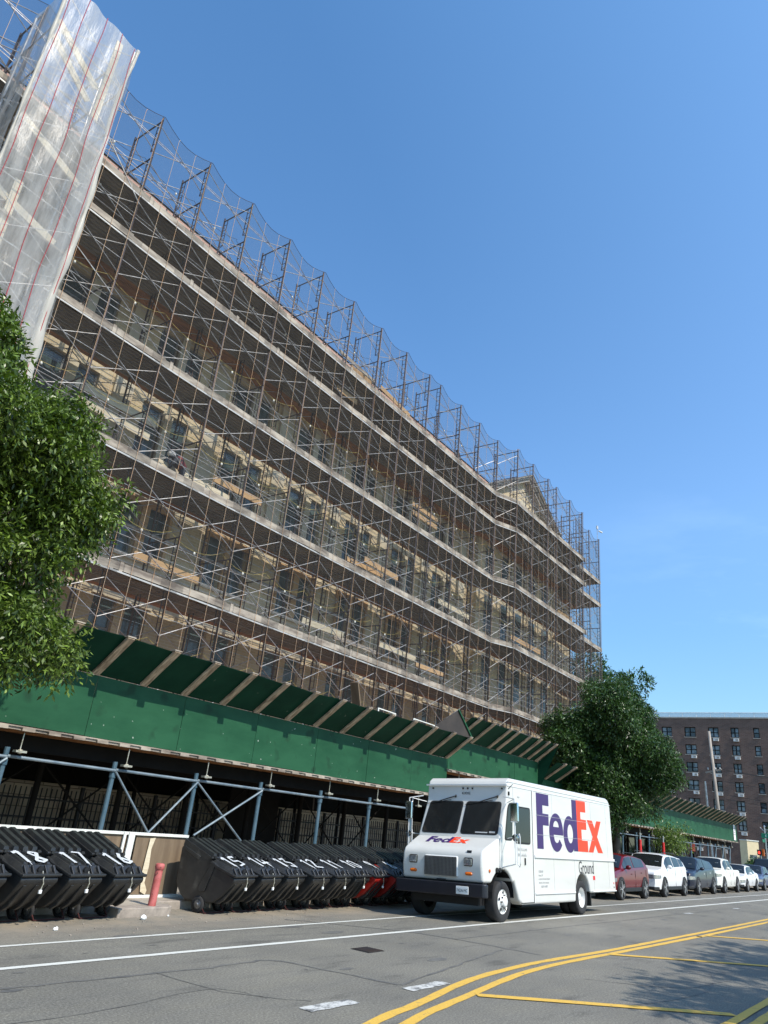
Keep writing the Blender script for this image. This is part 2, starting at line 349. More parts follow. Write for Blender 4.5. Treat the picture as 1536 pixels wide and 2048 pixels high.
tag(mb.build('oil_spots', 'seam', recalc=False), 'small dark oil and tar spots on the road', kind='structure')
mb = MB()
for p, w in (([(4.0, 7.05), (6.46, 6.91), (7.72, 6.91), (7.95, 6.2), (8.14, 5.3)], .05), ([(8.14, 5.27), (10, 5.6), (11.98, 5.92)], .035), ([(11.3, 9.9), (11.61, 8.94), (12.13, 6.86), (12.27, 5.4)], .06),
             ([(12.13, 6.86), (20, 6.7), (32.39, 6.47)], .03), ([(9.6, 3.3), (12, 2.9), (14, 3.3)], .02), ([(6.0, 7.0), (6.1, 6.0), (6.6, 5.3)], .015), ([(2, 6.2), (4.5, 6.0), (6.0, 6.15), (6.3, 5.6)], .012), ([(11, 4.2), (11.9, 3.2), (13.6, 2.9)], .02)):
    q = smooth_line(p); q = [(x + random.uniform(-.02, .02), y + random.uniform(-.02, .02)) for x, y in q]
    r = ribbon(q, w, .0035, w * .35, n=.12); mb.add(r.v, r.f)
tag(mb.build('tar_seams', 'seam', recalc=False), 'dark tar seams and cracks in the asphalt', kind='structure')
# drain grate
g = thing('drain_grate', 'square dark iron drain grate set in the open asphalt left of the truck', 'drain grate', (9.65, 6.84, 0))
MB().box((-.19, -.16, .002), (.19, .16, .006)).build('plate', 'rubber', g)
mb = MB()
for i in range(7): mb.box((-.17, -.145 + i * .043, .006), (.17, -.12 + i * .043, .013))
mb.build('bars', 'steel', g)

# ------------------------------------------------------------------ building behind the scaffold
WY = 20.3
bld = thing('building', 'long buff brick building wrapped in scaffolding, cream window surrounds and salmon parapet', 'building', (20, WY, 0))
def W(x, y, z): return (x - 20, y - WY, z)
x0b, x1b = -12, 50.6
rows = [(15.45, 17.3), (12.1, 14.25), (8.85, 10.8), (5.4, 7.3), (1.6, 3.9)]
wins = []
k = -7
while True:
    c = 13.40 + 3.82 * k
    if c + 1.2 > x1b: break
    if c - 1.2 > x0b: wins += [(c - 1.02, c - .17), (c + .17, c + 1.02)]
    k += 1
zs = [0] + [v for r in sorted(rows) for v in r] + [20.6]
mb = MB()
for i in range(0, len(zs), 2): mb.box(W(x0b, WY, zs[i]), W(x1b, WY + .45, zs[i + 1]))
for z0, z1 in rows:
    prev = x0b
    for a, b in wins + [(x1b, x1b)]:
        mb.box(W(prev, WY + .0015, z0 + .001), W(a, WY + .44, z1 - .001)); prev = b
mb.box(W(x0b, WY + .46, 0), W(x1b, WY + 12, 20.5))
mb.build('wall', 'buff', bld)
# bump-out bay with gable
MB().box(W(35.2, WY - .65, 0), W(46.2, WY - .002, 19.4)).build('bay_wall', 'buff', bld)
mb = MB().box(W(x0b, WY - .12, 20.6), W(x1b, WY + .4, 21.928)); mb.build('parapet', 'salmon', bld)
MB().box(W(x0b, WY - .15, 21.93), W(x1b, WY + .5, 21.98)).build('coping', 'dark_steel', bld)
mb = MB()
for (a, b, c) in ((18.9, 19.2, .30), (19.2, 19.55, .42), (19.55, 19.8, .30), (17.65, 17.8, .12), (14.75, 14.95, .16), (11.35, 11.55, .13), (7.85, 8.05, .13), (4.3, 4.6, .2)):
    mb.box(W(x0b, WY - c, a), W(x1b, WY - .004, b - .004))
mb.build('cornice', 'cornice', bld)
mb = MB()
for a, b in [(13.4 + 3.82 * k + 1.55, 13.4 + 3.82 * k + 2.27) for k in range(-6, 9)]:
    mb.box(W(a, WY - .10, 12.05), W(b, WY - .006, 14.7)); mb.box(W(a, WY - .10, 15.0), W(b, WY - .006, 17.6))
for (a, b), z in [(w, z) for w in wins[::2] for z in (12.1, 15.45)]:
    mb.box(W(a + .85, WY - .16, z), W(a + 1.19, WY + .1, z + 2.0))
mb.build('pilasters', 'limestone', bld)
mb = MB()
for a, b in wins[::2]:
    for z0, z1 in rows[:4]:
        mb.box(W(a - .12, WY - .07, z0 - .14), W(a + 2.16, WY - .008, z0)); 
        if z1 < 11: mb.box(W(a - .12, WY - .05, z1), W(a + 2.16, WY - .007, z1 + .2))
mb.build('window_sills', 'limestone', bld)
cnt = 0
small = []
for r, (z0, z1) in enumerate(rows[:4]):
    for a, b in wins:
        if a < 3.5: small.append((a, b, z0, z1)); continue
        if a > 35 and a < 46: continue
        cnt += 1
        if cnt > 96: small.append((a, b, z0, z1)); continue
        mb = MB(); y = WY + .14; f = .06
        for bx in (((a, z0), (a + f, z1)), ((b - f, z0), (b, z1)), ((a + f, z0), (b - f, z0 + f)), ((a + f, z1 - f), (b - f, z1)), ((a + f, (z0 + z1) / 2 - .03), (b - f, (z0 + z1) / 2 + .03)), (((a + b) / 2 - .02, z0 + f), ((a + b) / 2 + .02, (z0 + z1) / 2 - .03))):
            mb.box(W(bx[0][0], y, bx[0][1]), W(bx[1][0], y + .06, bx[1][1]))
        fo = mb.build('window', 'winframe', bld)
        MB().box(W(a + .01, y + .03, z0 + .01), W(b - .01, y + .04, z1 - .01)).build('pane', 'pane', fo)
mb = MB()
for a, b, z0, z1 in small: mb.box(W(a, WY + .17, z0), W(b, WY + .18, z1))
tag(mb.build('window', 'pane', bld), kind='stuff')
# bay windows drawn proud of the bay wall
for z0, z1 in rows[:4]:
    for c in (36.6, 38.6, 40.6, 42.6, 44.6):
        mb = MB(); y = WY - .66; mb.box(W(c - .45, y - .03, z0), W(c + .45, y, z1))
        fo = mb.build('bay_window', 'winframe', bld)
        MB().box(W(c - .39, y - .036, z0 + .06), W(c + .39, y - .0301, z1 - .06)).build('pane', 'pane', fo)
# gable / pediment
gx0, gxm, gx1, gb, gt = 35.3, 40.9, 46.5, 20.7, 23.75
mb = MB().prism([(gx0 - 20, 19.41), (gx1 - 20, 19.41), (gx1 - 20, gb), (gxm - 20, gt), (gx0 - 20, gb)], 1.2, 'y', -.68)
mb.build('gable', 'buff', bld)
mb = MB()
for (w, h, y0, dz) in ((.5, .22, -1.22, .0), (.38, .16, -1.1, -.2), (.9, .1, -1.35, .16)):
    for a, b in (((gx0 - .55, gb - .3), (gxm, gt)), ((gxm, gt), (gx1 + .55, gb - .3))):
        mb.add([W(a[0], WY + y0, a[1] + dz), W(b[0], WY + y0, b[1] + dz), W(b[0], WY + y0, b[1] + dz + h), W(a[0], WY + y0, a[1] + dz + h),
                W(a[0], WY - .6, a[1] + dz), W(b[0], WY - .6, b[1] + dz), W(b[0], WY - .6, b[1] + dz + h), W(a[0], WY - .6, a[1] + dz + h)],
               [(0, 1, 2, 3), (7, 6, 5, 4), (0, 4, 5, 1), (3, 2, 6, 7), (0, 3, 7, 4), (1, 5, 6, 2)])
mb.box(W(gx0 - .5, WY - 1.2, gb - .55), W(gx1 + .5, WY - .69, gb - .3))
mb.build('gable_cornice', 'cornice', bld)
mb = MB().prism([(gxm - 22.4, gb + .0), (gxm - 17.6, gb + .0), (gxm - 20, gb + 1.6)], .05, 'y', -.74); mb.build('gable_panel', 'limestone', bld)
mb = MB()
for a, b in (((gx0 - .6, gb - .1), (gxm, gt + .26)), ((gxm, gt + .26), (gx1 + .6, gb - .1))):
    mb.add([W(a[0], WY - 1.4, a[1]), W(b[0], WY - 1.4, b[1]), W(b[0], WY + 9, b[1]), W(a[0], WY + 9, a[1])], [(0, 1, 2, 3)])
mb.build('gable_roof', 'cornice', bld)
MB().tube(W(6.5, WY - .45, 9.62), W(24.5, WY - .45, 9.55), .055, 8).build('conduit_pipe', 'steel_grey', bld)
for a, b in wins[::2]:
    if 8 < a < 33:
        mb = MB()
        for q0, q1 in (((a - .1, 8.85), (a + .02, 10.85)), ((a + .86, 8.85), (a + 1.18, 10.85)), ((a + 2.02, 8.85), (a + 2.14, 10.85)), ((a + .02, 10.6), (a + .86, 10.85)), ((a + 1.18, 10.6), (a + 2.02, 10.85))):
            mb.box(W(q0[0], WY - .14, q0[1]), W(q1[0], WY - .075, q1[1]))
        mb.build('timber_surround', 'plank', bld)
MB().box(W(x0b, WY - .30, 1.76), W(x1b, WY - .17, 3.95)).build('shade_board', 'dark_steel', bld)  # added dark board standing in for the deep shade above the stone base
# ground-floor rough stone base
MB().box(W(x0b, WY - .5, .01), W(x1b, WY - .001, 1.75)).build('stone_base', 'stone', bld)

# ------------------------------------------------------------------ scaffold
TOP, P = 22.8, 1.7
front = [(x, 18.0) for x in (-1.78, .38, 2.54, 4.7, 6.86, 9.02, 11.18, 13.34, 15.5, 17.66, 19.82, 21.98, 24.14, 26.3, 27.4, 29.55, 31.7, 33.95)] + \
        [(x, 17.4) for x in (35.43, 37.6, 39.88, 41.22, 43.5, 45.75)] + [(46.5, 18.12), (49.0, 18.12), (51.0, 18.12)]
LV = [19.29, 17.53, 14.21, 10.81, 7.41]
D = 1.52
scf = thing('scaffold', 'tall steel tube scaffold with five plank decks covering the whole building front', 'scaffold', (20, 18, 3))
def SC(x, y, z): return (x - 20, y - 18, z - 3)
def frame_mesh():
    mb = MB()
    for y in (0, D): mb.tube((0, y, 0), (0, y, TOP - 3 + .12), .033, 7)
    z = TOP - 3
    while z > 1.5:
        mb.tube((0, 0, z - .03), (0, D, z - .03), .026, 6)
        for y, iy in ((0, .20), (D, D - .20)):
            mb.tube((0, iy, z - 1.35), (0, iy, z - .03), .017, 5)
            for k in range(5): mb.tube((0, y, z - .27 - k * .26), (0, iy, z - .27 - k * .26), .011, 4)
            mb.tube((0, y, z - 1.42), (0, iy, z - 1.35), .012, 4)
        for y in (0, D): mb.tube((0, y, z - .06), (0, y, z + .06), .034, 7)
        z -= P
    return mb
proto = frame_mesh().build('frame_column', 'steel', scf, smooth=True, recalc=False)
for i, (x, y) in enumerate(front):
    o = proto if i == 0 else proto.copy()
    if i: COL.objects.link(o); o.parent = scf
    o.location = SC(x, y, 3)
# braces: a crossed pair on the front and rear plane of each bay and level
for i, ((xa, ya), (xb, yb)) in enumerate(zip(front, front[1:])):
    mb = MB(); z = TOP; n = 0
    while z > 4.6:
        for off in (0, D):
            mb.tube(SC(xa, ya + off, z - .9), SC(xb, yb + off, z - .9), .010, 4)
            if off == 0: mb.tube(SC(xa, ya + .76, z - .12), SC(xb, yb + .76, z - .12), .012, 4)
            if xb - xa > 1.2:
                a0, a1 = z - .32, z - 1.46
                mb.tube(SC(xa, ya + off - .03, a0), SC(xb, yb + off - .03, a1), .0150, 5)
                mb.tube(SC(xa, ya + off + .03, a1), SC(xb, yb + off + .03, a0), .0150, 5)
        z -= P; n += 1
    mb.build('cross_braces', 'steel_grey', scf, recalc=False)
# decks
def deck_mesh(lv, planks):
    out = MB(); edge = MB(); toe = MB(); pl = MB()
    for (xa, ya), (xb, yb) in zip(front, front[1:]):
        n = 9; e = .012
        for j in range(n):
            y0 = -.05 + (D + .08) * j / n; y1 = -.05 + (D + .08) * (j + .5) / n; y2 = -.05 + (D + .08) * (j + 1) / n
            for (u, v, zu, zv) in ((y0, y0 + .03, 0, .06), (y0 + .03, y1, .06, .06), (y1, y1 + .03, .06, 0), (y1 + .03, y2, 0, 0)):
                out.add([SC(xa + e, ya + u, lv + zu), SC(xb - e, yb + u, lv + zu), SC(xb - e, yb + v, lv + zv), SC(xa + e, ya + v, lv + zv)], [(0, 1, 2, 3)])
        out.add([SC(xa + e, ya - .05, lv + .07), SC(xb - e, yb - .05, lv + .07), SC(xb - e, yb + D + .03, lv + .07), SC(xa + e, ya + D + .03, lv + .07)], [(0, 1, 2, 3)])
        edge.beam(SC(xa + .01, ya - .07, lv + .015), SC(xb - .01, yb - .07, lv + .005), .03, .05)
        j = random.uniform(-.012, .02)
        toe.beam(SC(xa - .05, ya - .045, lv + .165 + j), SC(xb + .12, yb - .045 - .012, lv + .165 + j + random.uniform(-.02, .02)), .038, .22)
        if random.random() < .5: toe.beam(SC(xa + .3, ya - .04, lv + .17), SC(xa + .42, ya - .04, lv + .17), .08, .30)
        if planks:
            for yy in planks:
                s = random.uniform(-.02, .02)
                pl.beam(SC(xa - .1, ya + yy, lv + .05 + s), SC(xb + .1, yb + yy, lv + .05 + s), .23, .045)
    return out, edge, toe, pl
for lv, pk in zip(LV, ([1.70, 1.95, 2.15], [1.70, 1.95, 2.15], [1.70], [1.70, 1.95], [1.70, 1.93])):
    a, b, c, d = deck_mesh(lv, pk)
    o = a.build('deck', 'deck', scf, recalc=False)
    b.build('edge_strip', 'deck_edge', o); c.build('toe_board', 'toe', o)
    if pk: d.build('inner_planks', 'plank_dark', o)
# guard rails
for lv in LV:
    mb = MB()
    for (xa, ya), (xb, yb) in zip(front, front[1:]):
        for h in (.62, 1.12):
            if random.random() < .85: mb.tube(SC(xa, ya + .03, lv + h), SC(xb, yb + .03, lv + h), .013, 5)
        mb.tube(SC(xa, ya + D - .03, lv + 1.1), SC(xb, yb + D - .03, lv + 1.1), .012, 5)
    mb.build('guard_rails', 'steel_grey', scf, recalc=False)
rg_ = random.Random(40)
for q in range(26):
    lv = LV[q % 5] ; x = rg_.uniform(9.5, 33 if q % 2 else 44); y = rg_.uniform(18.2, 19.3) - (.5 if x > 36 else 0)
    o = MB().box((0, -.02, -.11), (rg_.uniform(1.2, 3.2), .02, .11)).build('timber_board', rg_.choice(['plank', 'plank_pale', 'toe'])); o.location = (x, y, lv + rg_.choice([.18, .22, .7, 1.0, 1.15])); o.rotation_euler = (rg_.uniform(-.3, .3), rg_.uniform(-.03, .03), rg_.uniform(-.05, .05))
    tag(o, 'short weathered board lying or tied along the scaffold decks', 'plank', 'short boards along the scaffold decks')
# long diagonal stiffeners
mb = MB()
for (x, z, x2, z2) in ((6.9, 20.9, 9.02, 19.0), (4.7, 17.6, 9.02, 15.4), (2.5, 14.2, 6.86, 11.9), (41.2, 19.3, 43.5, 17.8)):
    mb.tube(SC(x, 17.93, z), SC(x2, 17.93, z2), .022, 6)
for z in (19.6, 17.9, 14.5, 11.1, 7.8, 5.9):
    for x in (35.43, 39.88, 43.5): mb.tube(SC(x, 17.35, z), SC(x + 2.3, 17.35, z - 1.2), .018, 5)
mb.build('stiffener_tubes', 'steel_grey', scf, recalc=False)
# debris net with scalloped top edge
mb = MB(); e = .17
fr = [(x, y) for x, y in front if abs(x - 27.4) > .1 and abs(x - 46.5) > .1]
fr = fr[:-3] + [(45.75, 17.4)] + fr[-2:]
pts = []
for (xa, ya), (xb, yb) in zip(front, front[1:]):
    for k in range(6):
        t = k / 6; sag = math.sin(math.pi * t) * (.30 if xb - xa > 1.3 else .06)
        pts.append((xa + (xb - xa) * t, ya + (yb - ya) * t - .11 + .07 * math.sin(math.pi * t), TOP + .08 - sag))
pts.append((51.0, 18.01, TOP + .08)); pts += [(51.15, 18.3, TOP), (51.18, 19.7, TOP - .2)]
for a, b in zip(pts, pts[1:]):
    zz = [3.6, 8, 12, 16, 20]
    for z0, z1 in zip(zz, zz[1:]): mb.add([SC(a[0], a[1], z0), SC(b[0], b[1], z0), SC(b[0], b[1], z1), SC(a[0], a[1], z1)], [(0, 1, 2, 3)])
    mb.add([SC(a[0], a[1], 20), SC(b[0], b[1], 20), SC(*b), SC(*a)], [(0, 1, 2, 3)])
mb.build('debris_net', 'net', scf, smooth=True, recalc=False)
mb = MB()
for a, b in zip(pts, pts[1:]): mb.tube(SC(*a), SC(*b), .009, 5)
mb.build('net_edge_cord', 'steel', scf, recalc=False)
ropes = 0
M['rope'] = mat('tan_net_rope', (.46, .25, .12), .8, 0, scale=4, col2=(.44, .36, .26))
for (xa, ya), (xb, yb) in zip(front, front[1:]):
    if xb - xa < 1.2: continue
    for t in (.33, .67, .97):
        if ropes >= 98: continue
        x = xa + (xb - xa) * t + random.uniform(-.03, .03); y = ya + (yb - ya) * t - .12
        sag = math.sin(math.pi * t) * .30; j = random.uniform(-.05, .05)
        MB().path([SC(x, y, 3.6), SC(x + j * .5, y, 9), SC(x - j * .4, y, 15), SC(x + j * .3, y + .02, TOP - .05 - sag), SC(x + .05, y + .06, TOP + .07 - sag)], .0068, 4).build('net_rope', 'rope', scf, recalc=False); ropes += 1
# string lights, one run per level
for lv, nm in zip((21.1, 19.27 - .02, 16.15, 12.55, 9.15, 5.75), ('above the top deck', 'just below the top deck', 'below the second deck', 'below the third deck', 'below the fourth deck', 'below the lowest deck')):
    L = thing('string_lights', 'string of pale bulbs hung along the scaffold ' + nm, 'string lights', (20, 18.5, lv), group='string lights along the scaffold')
    mb = MB(); bulbs = []
    xs_ = [x for x, y in front]
    for xa, xb in zip(xs_, xs_[1:]):
        if xb - xa < 1.2: continue
        q = [(xa + (xb - xa) * t - 20, .04 * math.sin(x0b + xa), .28 - .30 * 4 * t * (1 - t)) for t in [k / 6 for k in range(7)]]
        mb.path(q, .007, 4); bulbs.append(q[3] if random.random() < .8 else q[4])
    mb.build('cord', 'yellowcord' if lv < 17 else 'cord', L, recalc=False)
    for bx, by, bz in bulbs: MB().ball((bx, by, bz - .06), (.04, .04, .055)).build('bulb', 'bulb', L, smooth=True)
# loose planks lying on the decks
for (xa, z, L_, y, tilt, m, t) in ((9.4, 12.95, 3.0, 19.3, -.02, 'plank_pale', 'long pale timber rail above the third scaffold deck at the left'), (9.6, 12.5, 2.7, 19.35, 0, 'plank_pale', 'long pale timber rail just under the highest one at the left of the scaffold'),
        (15.2, 12.3, 2.4, 19.3, -.01, 'plank', 'orange timber board in the fourth bay above the fourth deck'), (19.4, 11.45, 3.6, 19.35, .0, 'plank_pale', 'pale timber board standing above the fourth deck right of mid scaffold'), (23.5, 12.0, 2.6, 18.7, .02, 'plank', 'timber board in the middle bays over the fourth deck'),
        (27.2, 16.25, 2.4, 19.0, 0, 'plank', 'upper of two yellow timbers stacked under the second deck'), (27.3, 15.8, 2.3, 19.0, .0, 'plank', 'lower of two yellow timbers stacked under the second deck'), (30.5, 12.2, 3.2, 19.2, .01, 'plank_pale', 'pale board over the fourth deck near the bay corner'),
        (37.0, 11.9, 4.0, 18.3, 0, 'plank', 'orange board on the projecting bay above the fourth deck'), (26.0, 8.9, 3.0, 19.3, .01, 'plank_pale', 'pale board above the lowest deck right of the middle'), (12.8, 8.6, 2.8, 19.4, .02, 'plank', 'orange board above the lowest deck at the left')):
    o = MB().box((0, -.02, -.13), (L_, .02, .13)).build('timber_plank', m); o.location = (xa, y, z); o.rotation_euler = (0, tilt, 0); tag(o, t, 'plank')
# ------------------------------------------------------------------ sidewalk shed (low left run, raised middle run, far right run)
def shed(label, x0, x1, z0, z1, posts, ribs, joints, depth=6.6, can=.68, clampcount=True, rails=True, vs=(), endtri=False, postz=0):
    Yf = 14.0
    t = thing('sidewalk_shed', label, 'sidewalk shed', ((x0 + x1) / 2, Yf, 0)); cx = (x0 + x1) / 2
    def L(x, y, z): return (x - cx, y - Yf, z)
    prev = x0
    for j in list(joints) + [x1]:
        if j - prev > .2:
            MB().box(L(prev + .006, Yf + random.uniform(-.004, .004), z0 + random.uniform(-.01, .01)), L(j - .006, Yf + .02, z1 - .01)).build('parapet_panel', 'green', t)
        prev = j
    # canopy leaning out over the street
    a = (Yf - .0, z1 - .012); b = (Yf - .92, z1 + can)
    rr = [x0] + list(ribs) + [x1]
    for p, q in zip(rr, rr[1:]):
        if q - p < .25: continue
        j = random.uniform(-.03, .03)
        mb = MB(); c = [(p + .004, a[0] + .03, a[1] + .02), (q - .004, a[0] + .03, a[1] + .02), (q - .004, b[0] + .03, b[1] + .02 + j), (p + .004, b[0] + .03, b[1] + .02 - j)]
        mb.add([L(*v) for v in c] + [L(v[0], v[1] - .012, v[2] + .016) for v in c], [(3, 2, 1, 0), (4, 5, 6, 7), (0, 1, 5, 4), (1, 2, 6, 5), (2, 3, 7, 6), (3, 0, 4, 7)])
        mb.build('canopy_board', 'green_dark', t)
    for x in ribs:
        MB().beam(L(x, a[0] - .035, a[1] + .02), L(x, b[0] - .075, b[1] + .03), .17, .05, up=(0, .6, .8)).build('rib', 'rib', t); MB().box(L(x - .10, b[0] - .10, b[1] + .035), L(x + .10, b[0] + .05, b[1] + .06)).build('rib_cap', 'toe', t)
    # deck: edge blocks, corrugated lip, joists
    mb = MB(); mb.box(L(x0, Yf - .05, z0 - .035), L(x1, Yf + .05, z0 - .012)); mb.build('deck_lip', 'toe', t)
    mb = MB().box(L(x0, Yf - .02, z0 - .085), L(x1, Yf + .09, z0 - .036)); x = x0 + .2
    while x < x1 - .3: mb.box(L(x, Yf - .08, z0 - .095), L(x + .26, Yf + .1, z0 - .037)); x += .55
    mb.build('deck_blocks', 'toe', t)
    mb = MB(); mb.box(L(x0, Yf + .03, z0 - .03), L(x1, Yf + depth, z0 - .015)); mb.build('deck', 'plank_dark', t)
    mb = MB(); x = x0 + .1
    for y in (.5, 2.9, 5.4): mb.box(L(x0, Yf + y, z0 - .42), L(x1, Yf + y + .12, z0 - .12))
    while x < x1: mb.box(L(x, Yf + .63, z0 - .30), L(x + .06, Yf + depth, z0 - .1201)); x += .6
    mb.build('steel_beams', 'dark_steel', t)
    for x in posts:
        mb = MB().tube(L(x, Yf + .22, postz), L(x, Yf + .22, z0 - .4), .052, 10); mb.box(L(x - .12, Yf + .10, postz), L(x + .12, Yf + .34, postz + .012)); 
        mb.tube(L(x, Yf + .22, z0 - .72), L(x, Yf + .22, z0 - .62), .07, 8)
        mb.build('post', 'blue_steel', t, smooth=False, bevel=0)
        MB().tube(L(x + .02, Yf + 3.0, 0), L(x + .02, Yf + 3.0, z0 - .3), .075, 8).build('inner_post', 'dark_steel', t); MB().tube(L(x + .02, Yf + 5.3, 0), L(x + .02, Yf + 5.3, z0 - .3), .06, 8).build('inner_post', 'dark_steel', t)
        mb = MB().tube(L(x + .16, Yf + .05, z0 - .12), L(x + .16, Yf + .05, z0 - .42), .012, 5).ball(L(x + .16, Yf + .03, z0 - .46), (.06, .05, .045)).box(L(x + .05, Yf - .02, z0 - .48), L(x + .27, Yf + .1, z0 - .44))
        mb.build('beam_clamp', 'chain', t)
        if rails:
            mb = MB().tube(L(x + .0, Yf + 3, 2.2), L(x + 2.3, Yf + 3, .4), .025, 5).tube(L(x + 2.3, Yf + 3, 2.2), L(x, Yf + 3, .4), .025, 5)
            mb.build('inner_brace', 'dark_steel', t)
    if rails:
        pz = z0 - .56
        for p, q in zip(posts, posts[1:]):
            MB().tube(L(p, Yf + .16, pz), L(q, Yf + .16, pz - .015), .030, 8).build('rail', 'rail_steel', t)
        for p, q, r in vs:
            MB().tube(L(p, Yf + .13, pz - .04), L(q, Yf + .13, r), .024, 7).build('diagonal_brace', 'rail_steel', t)
    return t, L
ribs1 = [-3.1, -1.9, -.7, .55, 1.75, 3.0, 4.2, 5.4, 6.6, 7.8, 9.0, 10.23, 11.4, 12.62, 13.8, 15.0, 16.17, 17.4, 18.6, 19.85, 21.1, 22.3, 23.45]
shed('low green plywood sidewalk shed at the left, behind the black bins', -4, 23.6, 2.69, 3.92, [-2.1, .3, 2.75, 5.2, 7.72, 10.15, 12.44, 14.64, 17.08, 19.45, 21.8], ribs1,
     [-.6, 1.8, 4.24, 6.68, 9.12, 11.52, 13.96, 16.4, 18.85, 21.3], vs=((7.72, 6.4, 1.0), (10.15, 11.3, .95), (12.44, 11.3, .95), (12.44, 14.2, .85), (14.64, 12.6, .95), (5.2, 6.4, 1.0)))
t2, L2_ = shed('raised middle run of the green sidewalk shed above the white truck', 23.62, 31.3, 3.58, 4.66, [24.4, 30.6], [24.1, 25.2, 26.6, 27.3, 28.4, 29.4, 30.2, 31.0], [29.0], rails=False)
# plywood end triangle at the low side of the raised canopy
mb = MB().add([L2_(21.3, 13.25, 4.67), L2_(23.55, 13.05, 4.62), L2_(22.6, 13.1, 5.42), L2_(21.3, 13.29, 4.67), L2_(23.55, 13.09, 4.62), L2_(22.6, 13.14, 5.42)], [(0, 1, 2), (5, 4, 3), (0, 3, 4, 1), (1, 4, 5, 2), (2, 5, 3, 0)])
mb.build('end_board', 'darkply', t2)
MB().beam(L2_(23.58, 13.03, 4.60), L2_(22.6, 13.08, 5.45), .05, .05).build('end_board_edge', 'green', t2)
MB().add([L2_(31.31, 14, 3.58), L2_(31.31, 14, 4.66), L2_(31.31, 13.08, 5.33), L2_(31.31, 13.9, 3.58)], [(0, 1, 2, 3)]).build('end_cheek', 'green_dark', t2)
shed('far green sidewalk shed run beyond the raised part, behind the parked cars', 31.32, 71.0, 2.81, 4.02, [33.5 + 2.35 * i for i in range(16)], [32 + 1.22 * i for i in range(32)], [33.8 + 2.44 * i for i in range(15)], can=.62,
     vs=((52.3, 51.0, 1.0), (54.65, 55.6, .9), (64.05, 62.9, .9), (66.4, 65.2, .9), (68.75, 67.9, .9)))
# framed white boards lying on top of the shed edge near the bend
for x, w, t in ((18.05, .95, 'left of two white frames propped on the shed canopy edge'), (20.0, 1.3, 'right of two white frames propped on the shed canopy edge')):
    f = thing('board_frame', t, 'frame', (x, 13.75, 4.62)); mb = MB()
    for a, b in (((0, 0), (w, .04)), ((0, .16), (w, .20)), ((0, .04), (.05, .16)), ((w - .05, .04), (w, .16))): mb.box((a[0], 0, a[1] * .7), (b[0], .02, b[1] * .7))
    mb.build('rails', 'whitewood', f); f.rotation_euler = (0, .02, 0); f.location.y = 13.2
o = MB().box((0, -.015, 0), (.04, .28, .75)).build('leaning_plank', 'brownply'); o.location = (17.3, 13.3, 4.6); o.rotation_euler = (0, -.35, 0); tag(o, 'brown board leaning up from the canopy edge left of the white frames', 'plank')

# iron fence along the pavement
for i, (xa, xb) in enumerate(((-2, 16.6), (19.2, 33))):
    f = thing('iron_fence', ['black spiked iron railings behind the left bins under the shed', 'black iron railings under the shed behind the truck'][i], 'fence', (xa, 17.6, 0)); mb = MB()
    x = 0
    while x < xb - xa: mb.tube((x, 0, .1), (x, 0, 1.62), .016, 4); x += .135
    mb.build('pickets', 'iron', f, recalc=False)
    MB().box((0, -.02, .25), (xb - xa, .02, .29)).box((0, -.02, 1.35), (xb - xa, .02, 1.39)).box((0, -.02, .95), (xb - xa, .02, .98)).build('rails', 'iron', f)
    for k in range(int((xb - xa) / 2.3) + 1): MB().box((k * 2.3 - .04, -.04, 0), (k * 2.3 + .04, .04, 1.72)).build('post', 'iron', f)
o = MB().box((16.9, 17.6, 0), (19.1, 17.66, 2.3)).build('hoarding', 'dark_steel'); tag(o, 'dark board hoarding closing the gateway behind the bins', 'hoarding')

# plywood barricade behind the bins
bar = thing('plywood_barricade', 'low barricade of brown plywood with white frame behind the bins', 'barricade', (8.0, 11.95, 0))
for a, b in ((-6, -3.2), (-3.16, -.6), (-.56, 1.28), (1.33, 2.5)):
    MB().box((a, 0, .05), (b, .02, 1.04)).build('panel', 'brownply', bar)
mb = MB().box((-6, -.035, 1.02), (2.52, .035, 1.065)).box((-6, -.03, 0), (2.52, -.002, .045))
for x in (-3.2, -.6): mb.box((x - .04, -.03, .046), (x + .04, -.002, 1.02))
mb.build('frame', 'whitewood', bar); 
for x, w, lean in ((1.16, .13, .02), (1.0, .05, .03)):
    MB().beam((x, -.05, .02), (x + lean, -.05, 1.06), .0251, w, up=(1, 0, 0)).build('white_stud', 'whitewood', bar)
mb = MB().add([(1.62, -.03, .98), (1.74, -.03, .99), (1.69, -.028, .8), (1.71, -.03, .5), (1.68, -.03, .25), (1.76, -.032, .12), (1.74, -.03, .05), (1.62, -.03, .1), (1.58, -.03, .4), (1.6, -.03, .7)], [tuple(range(10))])
mb.v += []; mb.build('torn_yellow_strip', 'plank_pale', bar)
# bollard
b = thing('bollard', 'short faded red steel bollard with chipped paint on the kerb corner', 'bollard', (9.2, 11.03, 0)); b.rotation_euler = (0, .03, 0)
MB().lathe([(.066, 0), (.066, .56)], axis='z', n=20).build('tube', 'pinkred', b, smooth=True)
MB().lathe([(.067, .55), (.078, .56), (.080, .60), (.077, .635), (.06, .65), (.0, .655)], axis='z', n=20).build('cap', 'pinkred', b, smooth=True)

